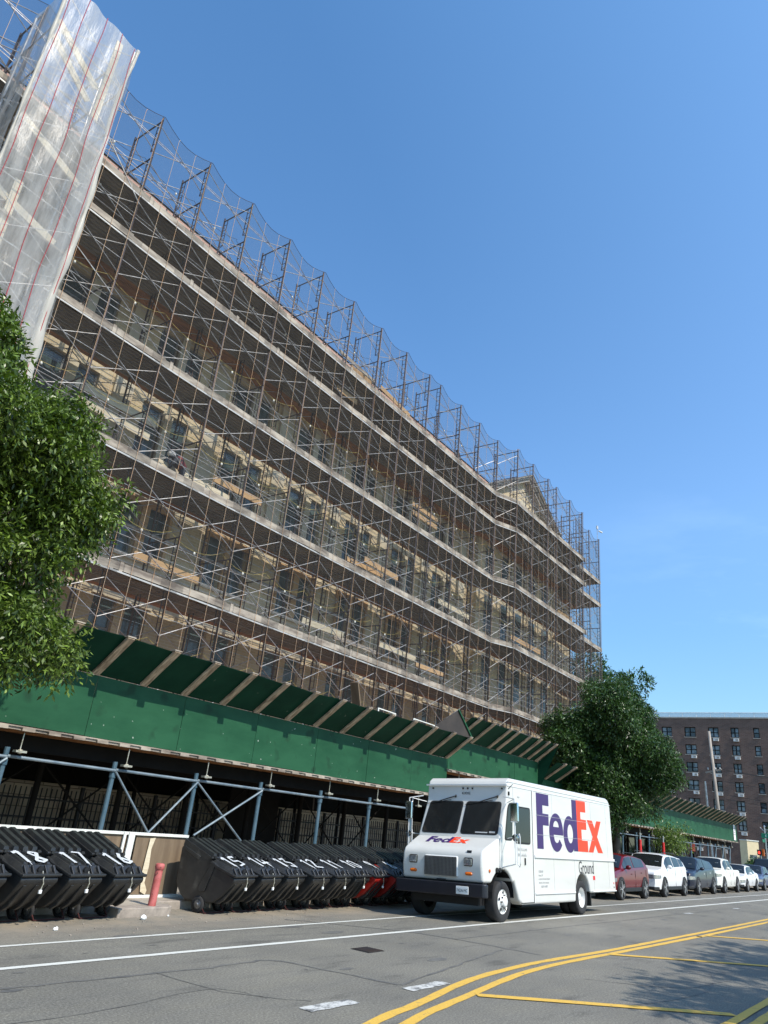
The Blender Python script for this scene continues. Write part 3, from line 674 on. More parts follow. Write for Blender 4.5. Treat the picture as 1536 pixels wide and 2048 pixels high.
# ------------------------------------------------------------------ wheeled bins
def ribbed(mb, ya, za, yb, zb, x0, x1, nr, h, w=.5):
    """sheet from (ya,za) to (yb,zb) with nr lengthwise raised ribs"""
    d = Vector((yb - ya, zb - za)); nrm = Vector((-d.y, d.x)).normalized(); nrm = nrm if nrm.y > 0 else -nrm
    xs = [(x0, 0)]
    p = (x1 - x0) / nr
    for i in range(nr):
        a = x0 + p * (i + .5 - w / 2); b_ = x0 + p * (i + .5 + w / 2)
        xs += [(a, 0), (a + .012, h), (b_ - .012, h), (b_, 0)]
    xs.append((x1, 0)); vs = []
    for t, k in ((0, .2), (.04, 1), (.92, 1), (1, .15)):
        for x, hh in xs: vs.append((x, ya + d.x * t + nrm.x * hh * k, za + d.y * t + nrm.y * hh * k))
    n = len(xs)
    mb.add(vs, [(i * n + j, i * n + j + 1, (i + 1) * n + j + 1, (i + 1) * n + j) for i in range(3) for j in range(n - 1)])
BW = .69
def make_bin():
    t = thing('wheeled_bin', 'x', 'bin')
    side = [(.03, .56), (.03, .50), (.30, .30), (.46, .20), (.60, .17), (1.12, .17), (1.24, .24), (1.37, .42), (1.36, 1.00), (1.30, 1.09), (.78, .93)]
    mb = MB().prism([(y, z) for y, z in side], BW - .05, 'x', .025)
    o = mb.build('body', 'black_plastic', t, bevel=.03, seg=3)
    for v in o.data.vertices:
        k = max(0, (.62 - v.co.z) / .45); v.co.x = BW / 2 + (v.co.x - BW / 2) * (1 - .12 * min(1, k))
    mb = MB()
    for x in (.012, BW - .036):   # raised ribs on the flanks
        mb.prism([(.50, .80), (.58, .82), (.80, .40), (.76, .34), (.66, .36)], .024, 'x', x)
        mb.prism([(.86, .90), (1.26, 1.04), (1.28, .98), (.90, .84)], .024, 'x', x)
    for i in range(3):
        x = .12 + i * .2; mb.prism([(.10, .50), (.36, .28), (.48, .20), (.40, .18), (.28, .25), (.06, .46)], .05, 'x', x)
    mb.build('body_ribs', 'black_plastic', t, bevel=.008)
    mb = MB(); ribbed(mb, .60, .90, 1.30, 1.155, .025, BW - .025, 4, .06, .60)
    mb.add([(.025, .60, .90), (.025, 1.30, 1.155), (.025, 1.32, 1.05), (.025, .62, .82), (BW - .025, .60, .90), (BW - .025, 1.30, 1.155), (BW - .025, 1.32, 1.05), (BW - .025, .62, .82)], [(0, 1, 2, 3), (7, 6, 5, 4), (1, 5, 6, 2)])
    mb.build('rear_lid', 'black_plastic', t, recalc=False)
    mb = MB().tube((.0, .60, .895), (BW, .60, .895), .022, 8)
    for x in (.05, .34, .60): mb.box((x, .55, .885), (x + .05, .66, .925))
    mb.build('hinge', 'black_plastic', t)
    # front flap: sloping top, steep nose, flared rim
    prof = [(.60, .885), (.15, .715), (.105, .685), (.045, .585), (.035, .578)]
    mb = MB(); ribbed(mb, .58, .880, .17, .722, .09, BW - .09, 4, .026, .55)
    a = [(.09, .17, .722), (BW - .09, .17, .722), (BW - .07, .085, .60), (.07, .085, .60), (.03, .60, .80), (BW - .03, .60, .80), (.09, .58, .88), (BW - .09, .58, .88), (.03, .045, .60), (BW - .03, .045, .60)]
    mb.add(a, [(0, 1, 2, 3), (6, 0, 8, 4), (1, 7, 5, 9), (0, 3, 8), (1, 9, 2)])
    mb.build('front_lid', 'black_plastic', t, recalc=False)
    mb = MB().prism([(0.0, .605), (.0, .575), (.025, .562), (.62, .79), (.62, .83), (.05, .612)], BW - .03, 'x', .015)
    mb.build('lid_rim', 'black_plastic', t, bevel=.008)
    mb = MB()
    for x in (.085, .22, BW - .26, BW - .12):
        mb.prism([(.03, .60), (.075, .60), (.15, .715), (.12, .722)], .035, 'x', x)
    mb.build('nose_ribs', 'black_plastic', t, bevel=.006)
    MB().lathe([(0, -.02), (.05, -.015), (.055, .02)], (BW / 2 + .02, .10, .655), 'y', 12).build('lock_plate', 'iron', t)
    mb = MB(); p = Vector((BW / 2 + .03, .06, .64))
    for k in range(9):
        q = Vector((p.x + random.uniform(-.012, .016), p.y - (.016 if k < 3 else 0), p.z - .026))
        mb.tube(p, q, .0075, 5); p = q
    mb.build('chain', 'chain', t); MB().box((p.x - .022, p.y - .015, p.z - .05), (p.x + .022, p.y + .015, p.z)).build('padlock', 'signwhite', t, bevel=.006)
    for x in (.03, BW - .09):
        w = MB().lathe([(.085, 0), (.13, .005), (.135, .02), (.135, .05), (.13, .065), (.085, .07)], axis='x', n=20)
        w = MB().add([(v[0] + x, v[1] + .78, v[2] + .135) for v in w.v], w.f).build('wheel', 'rubber', t, smooth=True)
        h = MB().lathe([(0, -.001), (.03, -.004), (.03, .008), (.045, .010), (.085, .006), (.085, .064), (0, .07)], axis='x', n=16)
        MB().add([(v[0] + x, v[1] + .78, v[2] + .135) for v in h.v], h.f).build('hub', 'grille', w, smooth=True)
    mb = MB()
    for x in (.06, BW - .09): mb.tube((x, .80, .22), (x, .60, .012), .009, 5).tube((x, .60, .012), (x + .02, .85, .02), .009, 5)
    mb.tube((.06, .60, .014), (BW - .09, .60, .014), .009, 5); mb.build('parking_legs', 'red_paint', t)
    for ch in kids(t):
        for v in ch.data.vertices:
            if v.co.z > .32: v.co.z += .07 * max(0, (.66 - v.co.y) / .6)
    return t
# painted digits as brush strokes; (u across, v up the flap)
GL = {'0': [[(.5, 1), (.1, .8), (.1, .2), (.5, 0), (.9, .2), (.9, .8), (.5, 1)]], '1': [[(.25, .8), (.6, 1), (.5, 0)], [(.62, .97), (.56, .02)]],
      '2': [[(.1, .8), (.5, 1), (.9, .75), (.1, 0), (.95, .02)]], '3': [[(.1, .95), (.8, .95), (.4, .55), (.9, .4), (.7, 0), (.1, .05)]],
      '4': [[(.25, 1), (.1, .4), (.95, .42)], [(.75, .8), (.7, 0)]], '5': [[(.9, 1), (.2, 1), (.15, .55), (.8, .55), (.85, .15), (.1, 0)]],
      '6': [[(.8, 1), (.2, .6), (.1, .15), (.5, 0), (.9, .25), (.5, .5), (.15, .35)]], '7': [[(.1, 1), (.9, 1), (.4, 0)]],
      '8': [[(.5, .5), (.15, .75), (.5, 1), (.85, .78), (.5, .5), (.1, .2), (.5, 0), (.9, .2), (.5, .5)]], '9': [[(.85, .7), (.5, .5), (.15, .75), (.5, 1), (.85, .8), (.6, 0)]]}
def paint(t, s, col='paintwhite', seed=0):
    rg = random.Random(seed); mb = MB(); n = len(s); w = .215; gap = .035; x = BW / 2 - (n * w + (n - 1) * gap) / 2 - .02
    def pt(u, v, x): yy = .19 + .37 * v; zz = .722 + (yy - .17) * (.158 / .41); zz += .07 * max(0, (.66 - yy) / .6); return Vector((x + u * w, yy - .010, zz + .036))
    for ch in s:
        for st in GL[ch]:
            pts = [pt(u + rg.uniform(-.09, .09), v + rg.uniform(-.07, .07), x) for u, v in st]
            for a, b in zip(pts, pts[1:]):
                d = (b - a).normalized(); nn = Vector((0, -.36, .93)); sd = d.cross(nn).normalized() * rg.uniform(.018, .033); e = d * .012
                mb.add([a - sd - e, b - sd + e, b + sd + e, a + sd - e], [(0, 1, 2, 3)])
            if rg.random() < .5:
                a = pts[-1]; mb.add([a + Vector((-.006, 0, 0)), a + Vector((.006, 0, 0)), a + Vector((.004, -.08, -.03)), a + Vector((-.003, -.08, -.03))], [(0, 1, 2, 3)])
        x += w + gap
    mb.build('painted_number', col, t, recalc=False)
base = make_bin(); first = True
bins = []
for i, x in enumerate((5.42, 6.19, 6.93, 7.69)): bins.append((x + .10, 10.30, R(7), ['19', '18', '17', '16'][i], None))
for i in range(10): bins.append((10.27 + .725 * i + random.uniform(-.015, .015), 10.28 + random.uniform(-.04, .03), R(7.5) + random.uniform(-.025, .025), str(15 - i) if i < 8 else None, 'red' if i in (6, 7) else None))
def copy_kids(src, dst):
    for ch in kids(src):
        c = ch.copy(); COL.objects.link(c); c.parent = dst; copy_kids(ch, c)
src_kids = kids(base)
roots = []
for i, b_ in enumerate(bins):
    if i == 0: r = base
    else:
        r = base.copy(); COL.objects.link(r); copy_kids(base, r)
    roots.append(r)
for i, (r, (x, y, rz, num, red)) in enumerate(zip(roots, bins)):
    r.location = (x, y, gz(y + .5)); r.rotation_euler = (0, 0, rz)
    s = 'left group' if i < 4 else 'right group'
    if num:
        r['label'] = 'black ribbed wheeled bin sprayed with white number %s, in the %s' % (num, s)
        if i == 0: r['label'] = 'black ribbed wheeled bin cut off by the left picture edge'
        paint(r, num, 'paintwhite' if i < 12 else 'greyink', i)
    else: r['label'] = 'black wheeled bin without a visible number, %s behind the truck' % ('nearer one' if i == 12 else 'last one')
    r['group'] = 'black wheeled bins with white numbers, ' + s
    if red:
        for ch in kids(r):
            if ch.name.startswith('body') and not ch.name.startswith('body_ribs'):
                ch.data = ch.data.copy(); ch.data.materials.clear(); ch.data.materials.append(M['red_plastic']); ch['label'] = 'red bin body'
# litter
for i, (x, y, s) in enumerate(((8.75, 10.62, .055), (6.9, 10.15, .035), (9.4, 10.8, .02))):
    mb = MB(); rg = random.Random(i); mb.ball((0, 0, s * .6), (s, s * .8, s * .7), 9, 6); mb.v = [(a * rg.uniform(.7, 1.2), b * rg.uniform(.7, 1.2), c * rg.uniform(.7, 1.2)) for a, b, c in mb.v]
    o = mb.build('litter', 'signwhite'); o.location = (x, y, gz(y)); tag(o, ['crumpled white paper in the gutter left of the red bollard', 'crumpled white scrap in front of the left bins', 'tiny white scrap below the red bollard'][i], 'litter')
rg = random.Random(5); mb = MB()
for i in range(140):
    x, y = rg.uniform(4.5, 13), rg.uniform(9.4, 10.8); s = rg.uniform(.006, .018); mb.ball((x, y, gz(y) + s * .4), (s, s, s * .5), 5, 3)
tag(mb.build('gutter_grit', 'kerb'), 'small stones and grit scattered along the gutter', kind='stuff')

# ------------------------------------------------------------------ plastic-wrapped hoist tower at the left
tw = thing('hoist_tower', 'tall hoist tower wrapped in clear plastic sheet with red seams at the upper left', 'scaffold tower', (5.56, 17, 4))
def T(x, y, z): return (x - 5.56, y - 17, z - 4)
TX0, TX1, TY0, TY1, TZ = 4.47, 6.66, 16.0, 17.85, 21.95
rng = random.Random(3)
ph = [rng.uniform(0, 6) for _ in range(8)]
def wr(a, z, amp):
    return amp * (math.sin(a * 5 + z * .9 + ph[0]) * .5 + math.sin(a * 11 - z * 1.7 + ph[1]) * .35 + math.sin(z * 2.9 + a * 3 + ph[2]) * .5 + math.sin(z * .8 + ph[3]))
def belly(z): return .10 * abs(math.sin((z - 3) * math.pi / 5.1))
mb = MB().grid(lambda u, v: T(TX0 + (TX1 - TX0) * u, TY0 - .02 - belly(4 + v * (TZ - 4)) * math.sin(math.pi * u) + wr(u * 2.2, 4 + v * (TZ - 4), .035), 4 + v * (TZ - 4) - .08 * math.sin(math.pi * u * 3) ** 2), 36, 130)
mb.build('front_sheet', 'plastic', tw, smooth=True, recalc=False)
mb = MB().grid(lambda u, v: T(TX0 - .02 - belly(4 + v * (TZ - 4)) * .5 + wr(u * 2, 4 + v * (TZ - 4), .04), TY0 + (TY1 - TY0) * u, 4 + v * (TZ - 4)), 24, 120)
mb.grid(lambda u, v: T(TX1 + .02 + wr(u * 2 + 3, 4 + v * (TZ - 4), .04), TY0 + (TY1 - TY0) * u, 4 + v * (TZ - 4)), 24, 120)
mb.build('side_sheets', 'plastic', tw, smooth=True, recalc=False)
for x, w in ((TX0, .04), (TX1, .055)):
    def edge(u, v, x=x, w=w):
        z = 4 + v * (TZ + .05 - 4); a = 2 * math.pi * u; bulge = w * (1 + .35 * math.sin(z * 2.3 + x) + .25 * math.sin(z * 5.1)) + (.10 * math.exp(-((z - 8) / 6) ** 2) if x == TX1 else 0)
        return T(x + bulge * math.cos(a) + (.07 * math.sin(z * .9) if x == TX1 else 0), TY0 + .04 + bulge * math.sin(a) * .8, z)
    MB().grid(edge, 12, 110).build('bunched_edge', 'plastic_bunch', tw, smooth=True, recalc=False)
M['redseam'] = mat('red_seam_tape', (.36, .035, .045), .7)
for u in (.25, .5, .75, .04, .97):
    pts = []
    for k in range(60):
        z = 4 + k / 59 * (TZ - 4.05); pts.append(T(TX0 + (TX1 - TX0) * u + .02 * math.sin(z * 1.3 + u * 9), TY0 - .045 - belly(z) * math.sin(math.pi * u) + wr(u * 2.2, z, .035), z))
    MB().path(pts, .009, 5).build('red_seam', 'redseam', tw, recalc=False)
mb = MB()
for z in np.arange(5, TZ, 1.7):
    for y in (TY0 + .1, TY1 - .1):
        mb.tube(T(TX0, y, z), T(TX1, y, z), .02, 6); mb.tube(T(TX0, y, z), T(TX1, y, z + 1.4), .013, 5); mb.tube(T(TX1, y, z), T(TX0, y, z + 1.4), .013, 5)
    for x in (TX0, TX1): mb.tube(T(x, TY0 + .1, z), T(x, TY1, z), .02, 6)
for x in (TX0, TX1):
    for y in (TY0 + .1, TY1 - .1): mb.tube(T(x, y, 4), T(x, y, TZ - .05), .03, 8)
mb.build('frame', 'steel_grey', tw, recalc=False)
for a, b_ in (((4.6, 20.9), (6.1, 19.9)), ((4.6, 20.3), (6.0, 19.3)), ((4.6, 14.9), (6.4, 14.5)), ((4.8, 11.5), (6.4, 11.2)), ((4.6, 17.3), (6.5, 16.6))):
    MB().beam(T(a[0], 16.35, a[1]), T(b_[0], 16.4, b_[1]), .04, .22).build('inner_plank', 'plank_pale', tw)
for x, z0, z1 in ((6.15, 18.8, 21.95), (5.0, 12.6, 15.4), (5.7, 6.0, 9.0)):
    MB().box(T(x, 16.25, z0), T(x + .2, 16.3, z1)).build('upright_plank', 'plank_pale', tw)
mb = MB()
for z in (7.41, 10.81, 14.21, 17.6): mb.box(T(TX0 + .05, TY0 + .15, z), T(TX1 - .05, TY1, z + .06))
mb.build('platform', 'toe', tw)

# ------------------------------------------------------------------ trees
def tree(label, cat, loc, trunk, blobs, nspray, leaf, m='leaf', seed=1, per=9, droop=.5, group=None, twig=.42, name='street_tree', nclump=11, core=.30):
    t = thing(name, label, cat, loc, group=group); rg = np.random.default_rng(seed); rr = random.Random(seed)
    mb = MB(); h, r0 = trunk
    mb.tube((0, 0, -.1), (.05, .03, h * .55), r0, 10, r0 * .75).tube((.05, .03, h * .55), (0, 0, h), r0 * .75, 9, r0 * .5)
    for (cx, cy, cz, rx, ry, rz) in blobs:
        for k in range(4):
            e = Vector((cx + rr.uniform(-.6, .6) * rx, cy + rr.uniform(-.6, .6) * ry, cz + rr.uniform(-.3, .6) * rz)); s = Vector((.03, .02, h * rr.uniform(.6, 1)))
            mid = s.lerp(e, .5) + Vector((rr.uniform(-.2, .2), rr.uniform(-.2, .2), .25)); mb.tube(s, mid, r0 * .35, 6, r0 * .22).tube(mid, e, r0 * .22, 5, .01)
    mb.build('trunk', 'bark', t, smooth=True, recalc=False)
    sub_ = []
    for (cx, cy, cz, rx, ry, rz) in blobs:     # clumps of foliage standing out of the main masses
        sub_.append((cx, cy, cz, rx * .80, ry * .80, rz * .80))
        for k in range(nclump):
            q = rg.normal(size=3); q /= np.linalg.norm(q); f = rg.uniform(.62, 1.0); s_ = rg.uniform(.20, .38)
            sub_.append((cx + q[0] * rx * f, cy + q[1] * ry * f, cz + q[2] * rz * f, rx * s_ * 1.1, ry * s_ * 1.1, rz * s_ * .75))
    blobs = sub_
    vol = np.array([b[3] * b[4] + b[3] * b[5] for b in blobs]); vol[::nclump + 1] *= core; pick = rg.choice(len(blobs), nspray, p=vol / vol.sum())
    B_ = np.array(blobs)[pick]; d = rg.normal(size=(nspray, 3)); d /= np.linalg.norm(d, axis=1)[:, None]
    # clumped radius: lumps from a few random directions
    lump = np.zeros(nspray)
    for k in range(10):
        q = rg.normal(size=3); q /= np.linalg.norm(q); lump += np.sin((d @ q) * rg.uniform(4, 9) + rg.uniform(0, 6))
    rad = (.80 + .05 * lump) * (1 - np.abs(rg.normal(size=nspray)) * .17); rad = np.clip(rad, .2, 1.15)
    c = B_[:, :3] + d * B_[:, 3:] * rad[:, None]
    ax = d + rg.normal(size=(nspray, 3)) * .55; ax[:, 2] -= droop * rg.random(nspray); ax /= np.linalg.norm(ax, axis=1)[:, None]
    V = []; n = nspray
    for k in range(per):
        s = (k + .5) / per; p = c + ax * (s * twig); p[:, 2] -= .25 * twig * s * s
        side = np.cross(ax, rg.normal(size=(n, 3))); side /= np.linalg.norm(side, axis=1)[:, None] + 1e-9
        ld = side * .8 + ax * .55; ld[:, 2] -= .35 * droop; ld /= np.linalg.norm(ld, axis=1)[:, None]
        wd = np.cross(ld, rg.normal(size=(n, 3)) * .6 + [0, 0, 1.]); wd /= np.linalg.norm(wd, axis=1)[:, None] + 1e-9
        L_ = leaf * rg.uniform(.7, 1.25, size=(n, 1)); w = L_ * .16
        V.append(np.stack([p, p + ld * L_ * .45 + wd * w, p + ld * L_, p + ld * L_ * .45 - wd * w], axis=1))
    V = np.concatenate(V).reshape(-1, 3); nf = len(V) // 4
    me = bpy.data.meshes.new('crown'); me.vertices.add(len(V)); me.vertices.foreach_set('co', V.astype(np.float32).ravel())
    me.loops.add(nf * 4); me.loops.foreach_set('vertex_index', np.arange(nf * 4, dtype=np.int32)); me.polygons.add(nf)
    me.polygons.foreach_set('loop_start', np.arange(0, nf * 4, 4, dtype=np.int32)); me.polygons.foreach_set('loop_total', np.full(nf, 4, dtype=np.int32)); me.update(calc_edges=True); me.validate()
    me.materials.append(M[m]); o = bpy.data.objects.new('crown', me); COL.objects.link(o); o.parent = t
    return t
# left tree: crown in front of the scaffold, trunk just outside the picture
tree('leafy street tree with drooping narrow leaves in front of the scaffold at the left', 'tree', (3.1, 11.6, 0), (4.2, .14),
     [(.4, .0, 6.3, 2.8, 1.7, 1.9), (-.5, 0, 7.8, 2.0, 1.5, 1.75), (2.3, 0, 5.9, 1.4, 1.1, 1.35), (.4, -.1, 4.4, 1.9, 1.3, 1.1), (2.7, -.1, 3.85, 1.05, .8, .55), (1.6, 0, 7.2, 1.3, 1.1, 1.0), (2.9, 0, 6.6, .9, .8, .75), (-2, 0, 5.5, 2, 1.5, 2)],
     23000, .120, 'leaf', 4, 9, .9, core=.26)
tree('broad dark street tree behind the truck, over the sidewalk shed', 'tree', (36.3, 12.3, 0), (4.0, .2),
     [(0, 0, 5.7, 2.9, 2.6, 2.9), (-1.4, -.3, 7.2, 1.7, 1.6, 1.5), (1.4, .2, 7.5, 1.8, 1.6, 1.4), (-1.5, .5, 4.2, 1.7, 1.5, 1.6), (2.2, -.2, 5.2, 1.6, 1.4, 1.7), (.4, .4, 8.3, 1.5, 1.4, 1.0), (-.8, -.2, 4.0, 1.5, 1.3, 1.2), (2.7, -.6, 6.6, 1.3, 1.1, 1.1), (-.6, 2.0, 4.6, 1.6, 1.6, 1.9), (.2, -1.8, 5.4, 1.4, 1.4, 1.7), (-1, 2.2, 6.4, 1.4, 1.3, 1.2), (.3, -1.7, 4.9, 1.2, 1.2, 1.0)],
     30000, .145, 'leaf2', 9, 9, .6, twig=.42, nclump=7, core=1.6)
tree('small young tree with thin leaves behind the white parked cars', 'tree', (44.6, 12.1, 0), (2.0, .05), [(0, 0, 2.45, 1.7, 1.0, .6), (-.6, 0, 2.2, .9, .7, .5), (.8, 0, 2.2, .9, .7, .5)], 620, .14, 'leaf', 12, 8, .8)
tree('distant round tree rising behind the end of the scaffold', 'tree', (72, 25.5, 0), (9, .3), [(0, 0, 14.5, 4.2, 4, 4), (3.2, 0, 12.5, 3.4, 3, 3.4), (-3, 0, 12, 4, 3, 4), (1, 0, 8, 5, 4, 4)], 6000, .42, 'leaf2', 14, 7, .3, twig=.9)
tree('green tree far down the street at the right picture edge', 'tree', (104, 15.3, 0), (3, .15), [(0, 0, 4.2, 1.6, 1.5, 1.8)], 900, .3, 'leaf', 15, 7, .3, twig=.6)
# trees on the near pavement, behind the camera: they cast the leaf shadow on the hatching
tree('street tree on the near pavement shading the hatched road', 'tree', (14.5, -3.6, 0), (4.5, .16), [(0, 0, 6.6, 4.2, 1.0, 1.5), (3.5, -.2, 6.9, 3, 1.1, 1.5), (-3.6, .3, 6.9, 2.2, .8, .8)], 2300, .2, 'leaf', 21, 9, .6)
tree('second street tree farther along the near pavement', 'tree', (25.5, -3.6, 0), (4.5, .16), [(0, 0, 6.6, 4.0, 1.3, 1.7), (3.5, -.2, 6.9, 3, 1.2, 1.6)], 1500, .22, 'leaf', 22, 9, .6)

# ------------------------------------------------------------------ delivery truck
tr = thing('delivery_truck', 'white step-side parcel delivery truck with purple and orange lettering', 'truck', (14.55, 7.6, 0)); tr.rotation_euler = (R(-3.0), 0, 0)
TW = 2.06
def arc(cx, cz, r, a0, a1, n=8): return [(cx + r * math.cos(R(a0 + (a1 - a0) * i / n)), cz + r * math.sin(R(a0 + (a1 - a0) * i / n))) for i in range(n + 1)]
prof = [(.10, .72), (.06, 1.0), (.07, 1.20), (.13, 1.31), (.26, 1.38), (.76, 1.585), (1.12, 2.36), (1.13, 2.64), (1.17, 2.76), (1.28, 2.83)]
prof += [(7.45, 2.87), (7.60, 2.84), (7.70, 2.76), (7.74, 2.62), (7.80, .48), (5.93, .48)] + arc(5.36, .42, .50, 8, 172, 9) + [(4.84, .30), (1.80, .30), (1.62, .40), (1.42, .74)] + arc(.88, .46, .52, 32, 140, 7) + [(.42, .72)]
nose = [p for p in prof[:6]] + [(.76, .978)] + [p for p in prof if .10 < p[0] < .76 and p[1] < .99 and p not in prof[:6]]
rear = prof[5:]; k_ = [i for i, p in enumerate(rear) if p[0] < .76 and p[1] < 1][0]; rear = [(.76, 1.585)] + rear[1:k_] + [(.76, .975)]
def white_body(nm, pf, bv, taper=0):
    o = MB().prism(pf, TW, 'y', 0).build(nm, 'truck_white', tr)
    for v in o.data.vertices: v.co.y = TW / 2 + (v.co.y - TW / 2) * (1 - taper * (.76 - v.co.x))
    b = o.modifiers.new('bevel', 'BEVEL'); b.width = bv; b.segments = 5; b.limit_method = 'ANGLE'; b.angle_limit = R(50); o.data.shade_smooth(); o.modifiers.new('wn', 'WEIGHTED_NORMAL'); return o
body = white_body('body', rear, .055); white_body('bonnet', nose, .07, .085)
def side_poly(pts, name, m, off=-.004, th=.006, parent=tr, bevel=0): return MB().prism(pts, th, 'y', off - th + .002).build(name, m, parent, bevel=bevel)
# roof band
mb = MB().prism([(1.15, 2.655), (7.72, 2.69), (7.72, 2.705), (1.15, 2.67)], .012, 'y', -.010)
mb.box((1.16, -.012, 2.745), (7.6, .0, 2.765)); mb.build('roof_moulding', 'truck_trim', tr)
MB().box((1.085, -.012, 2.655), (1.13, TW + .012, 2.685)).build('front_moulding', 'truck_trim', tr)
mb = MB().box((2.46, -.030, 1.235), (7.76, .0, 1.300)); mb.build('rub_rail', 'truck_trim', tr, bevel=.01)
mb = MB().box((2.46, -.024, .49), (4.8, .0, .535)).box((6.0, -.024, .50), (7.78, .0, .53)); mb.build('lower_rail', 'truck_trim', tr, bevel=.008)
for zz_ in (2.145, 1.725): MB().box((2.60, -.0068, zz_), (6.3, -.0, zz_ + .006)).build('panel_seam', 'greyink', tr)
for x_ in (3.55, 4.85, 6.15, 7.3): MB().box((x_, -.0028, .56), (x_ + .006, .0, 1.23)).box((x_, -.0028, 1.31), (x_ + .006, 0, 2.65)).build('panel_seam', 'greyink', tr)
mb = MB()
for i in range(60): mb.ball((2.55 + i * .087, -.004, 1.205), (.007, .004, .007), 6, 4).ball((2.55 + i * .087, -.004, 2.64), (.006, .004, .006), 6, 4)
mb.build('rivets', 'truck_trim', tr)
# door seams
for x in (2.405,): 
    MB().box((x, -.008, .33), (x + .035, 0, 2.66)).build('door_track', 'truck_trim', tr); MB().box((x - .018, -.006, .33), (x - .004, 0, 2.66)).build('door_gap', 'black_trim', tr)
mb = MB().prism([(.70, .95), (.715, .95), (.78, 1.60), (.765, 1.60)], .004, 'y', -.004); mb.box((1.40, -.004, 2.3), (1.41, 0, 2.66)); mb.build('cab_seam', 'greyink', tr)
MB().box((1.72, -.012, .33), (2.39, -.001, .345)).build('step_edge', 'black_trim', tr)
# glass
def rounded(pts, r=.05, n=4):
    out = []; P = [Vector(p) for p in pts]; N = len(P)
    for i, p in enumerate(P):
        a = (P[i - 1] - p).normalized() * r; b = (P[(i + 1) % N] - p).normalized() * r
        for k in range(n + 1):
            t = k / n; out.append(tuple((1 - t) ** 2 * (p + a) + 2 * t * (1 - t) * p + t * t * (p + b)))
    return out
def side_window(pts, name):
    f = side_poly(rounded(pts, .07), name, 'black_trim', -.002, .008)
    c = sum((Vector(p) for p in pts), Vector((0, 0))) / len(pts)
    q = [tuple(Vector(p) + (c - Vector(p)).normalized() * .045) for p in pts]
    side_poly(rounded(q, .06), 'glass', 'glass', -.010, .004, f); return f
side_window([(.96, 1.55), (1.33, 1.55), (1.38, 2.30), (1.22, 2.32), (1.12, 2.22)], 'quarter_window')
side_window([(1.44, 1.50), (2.26, 1.50), (2.28, 2.27), (1.44, 2.27)], 'door_window')
# windscreen panes on the sloping front
p0 = Vector((.76, 0, 1.585)); p1 = Vector((1.12, 0, 2.36)); up_ = (p1 - p0).normalized(); nrm = Vector((-up_.z, 0, up_.x)); LW = (p1 - p0).length
def ws(y, s, o): q = p0 + up_ * s + nrm * o; return (q.x, y, q.z)
for y0, y1, tp in ((.07, .995, .05), (1.065, 1.99, -.05)):
    sh = .045; pts = [(y0 + (0 if y0 < .5 else 0), .05), (y1, .05), (y1 - (sh if y0 > .5 else 0), LW - .04), (y0 + (sh if y0 < .5 else 0), LW - .04)]
    for nm, m, ins, o, par in (('windscreen', 'black_trim', 0, .006, tr), ('glass', 'glass', .028, .010, None)):
        c = sum((Vector(p) for p in pts), Vector((0, 0))) / 4; q = rounded([tuple(Vector(p) + Vector((math.copysign(ins, c.x - p[0]), math.copysign(ins, c.y - p[1])))) for p in pts], .08)
        n = len(q); mb = MB().add([ws(a, s, o) for a, s in q] + [ws(a, s, o - .03) for a, s in q], [tuple(range(n))] + [(i, n + i, n + (i + 1) % n, (i + 1) % n) for i in range(n)])
        ob = mb.build(nm, m, par or last); last = ob
# things seen low behind the screen
# papers and card on the dashboard side of the pane
for y0, y1, s0, s1, m in ((.14, .28, .09, .13, 'greyink'), (.32, .62, .085, .11, 'greyink')):
    MB().add([ws(y0, s0, .0125), ws(y1, s0, .0125), ws(y1, s1, .0125), ws(y0, s1, .0125)], [(0, 1, 2, 3)]).build('windscreen_sticker', m, tr)
# wipers
for y in (.22, 1.28):
    MB().tube(ws(y, LW + .06, .03), ws(y + .02, LW + .06, .05), .03, 8).tube(ws(y, LW + .06, .05), ws(y + .42, LW - .06, .03), .011, 5).tube(ws(y + .12, LW - .02, .022), ws(y + .80, LW - .13, .022), .007, 4).build('wiper', 'black_trim', tr)
# marker lamps over the screen
for y in (.12, .86, .98, 1.10, 1.9): MB().ball((1.11, y, 2.60), (.03, .022, .018)).build('marker_lamp', 'black_trim', tr)
# nose details
xf = .055
g = MB().box((xf - .02, .62, .79), (xf + .1, 1.44, 1.19)).build('grille_surround', 'truck_trim', tr, bevel=.04)
mb = MB()
for i in range(24): mb.box((xf - .035, .645 + i * .0328, .815), (xf - .0205, .66 + i * .0328, 1.165))
for i in range(13): mb.box((xf - .032, .645, .825 + i * .0265), (xf - .0203, 1.415, .831 + i * .0265))
mb.build('grille_bars', 'grille', g); MB().box((xf - .0225, .64, .81), (xf - .0201, 1.42, 1.17)).build('grille_mesh', 'dark_steel', g)
for y in (.27, 1.605):
    h = MB().box((xf - .015, y, 1.005), (xf + .06, y + .225, 1.180)).build('headlight', 'black_trim', tr, bevel=.04)
    MB().box((xf - .028, y + .022, 1.03), (xf - .014, y + .203, 1.155)).build('lens', 'lamp', h, bevel=.012)
    MB().box((xf - .012, y + .02, .845), (xf + .05, y + .19, .91)).build('turn_signal', 'amber', tr, bevel=.03)
MB().lathe([(0, -.02), (.028, -.015), (.032, .0)], (.33, .035, .95), 'y', 12).build('side_marker', 'amber', tr)
MB().box((xf - .012, .90, .735), (xf, 1.12, .755)).build('bonnet_latch', 'ink', tr)
MB().box((.10, .33, 1.262), (.15, .43, 1.312)).build('nose_badge', 'ink', tr)
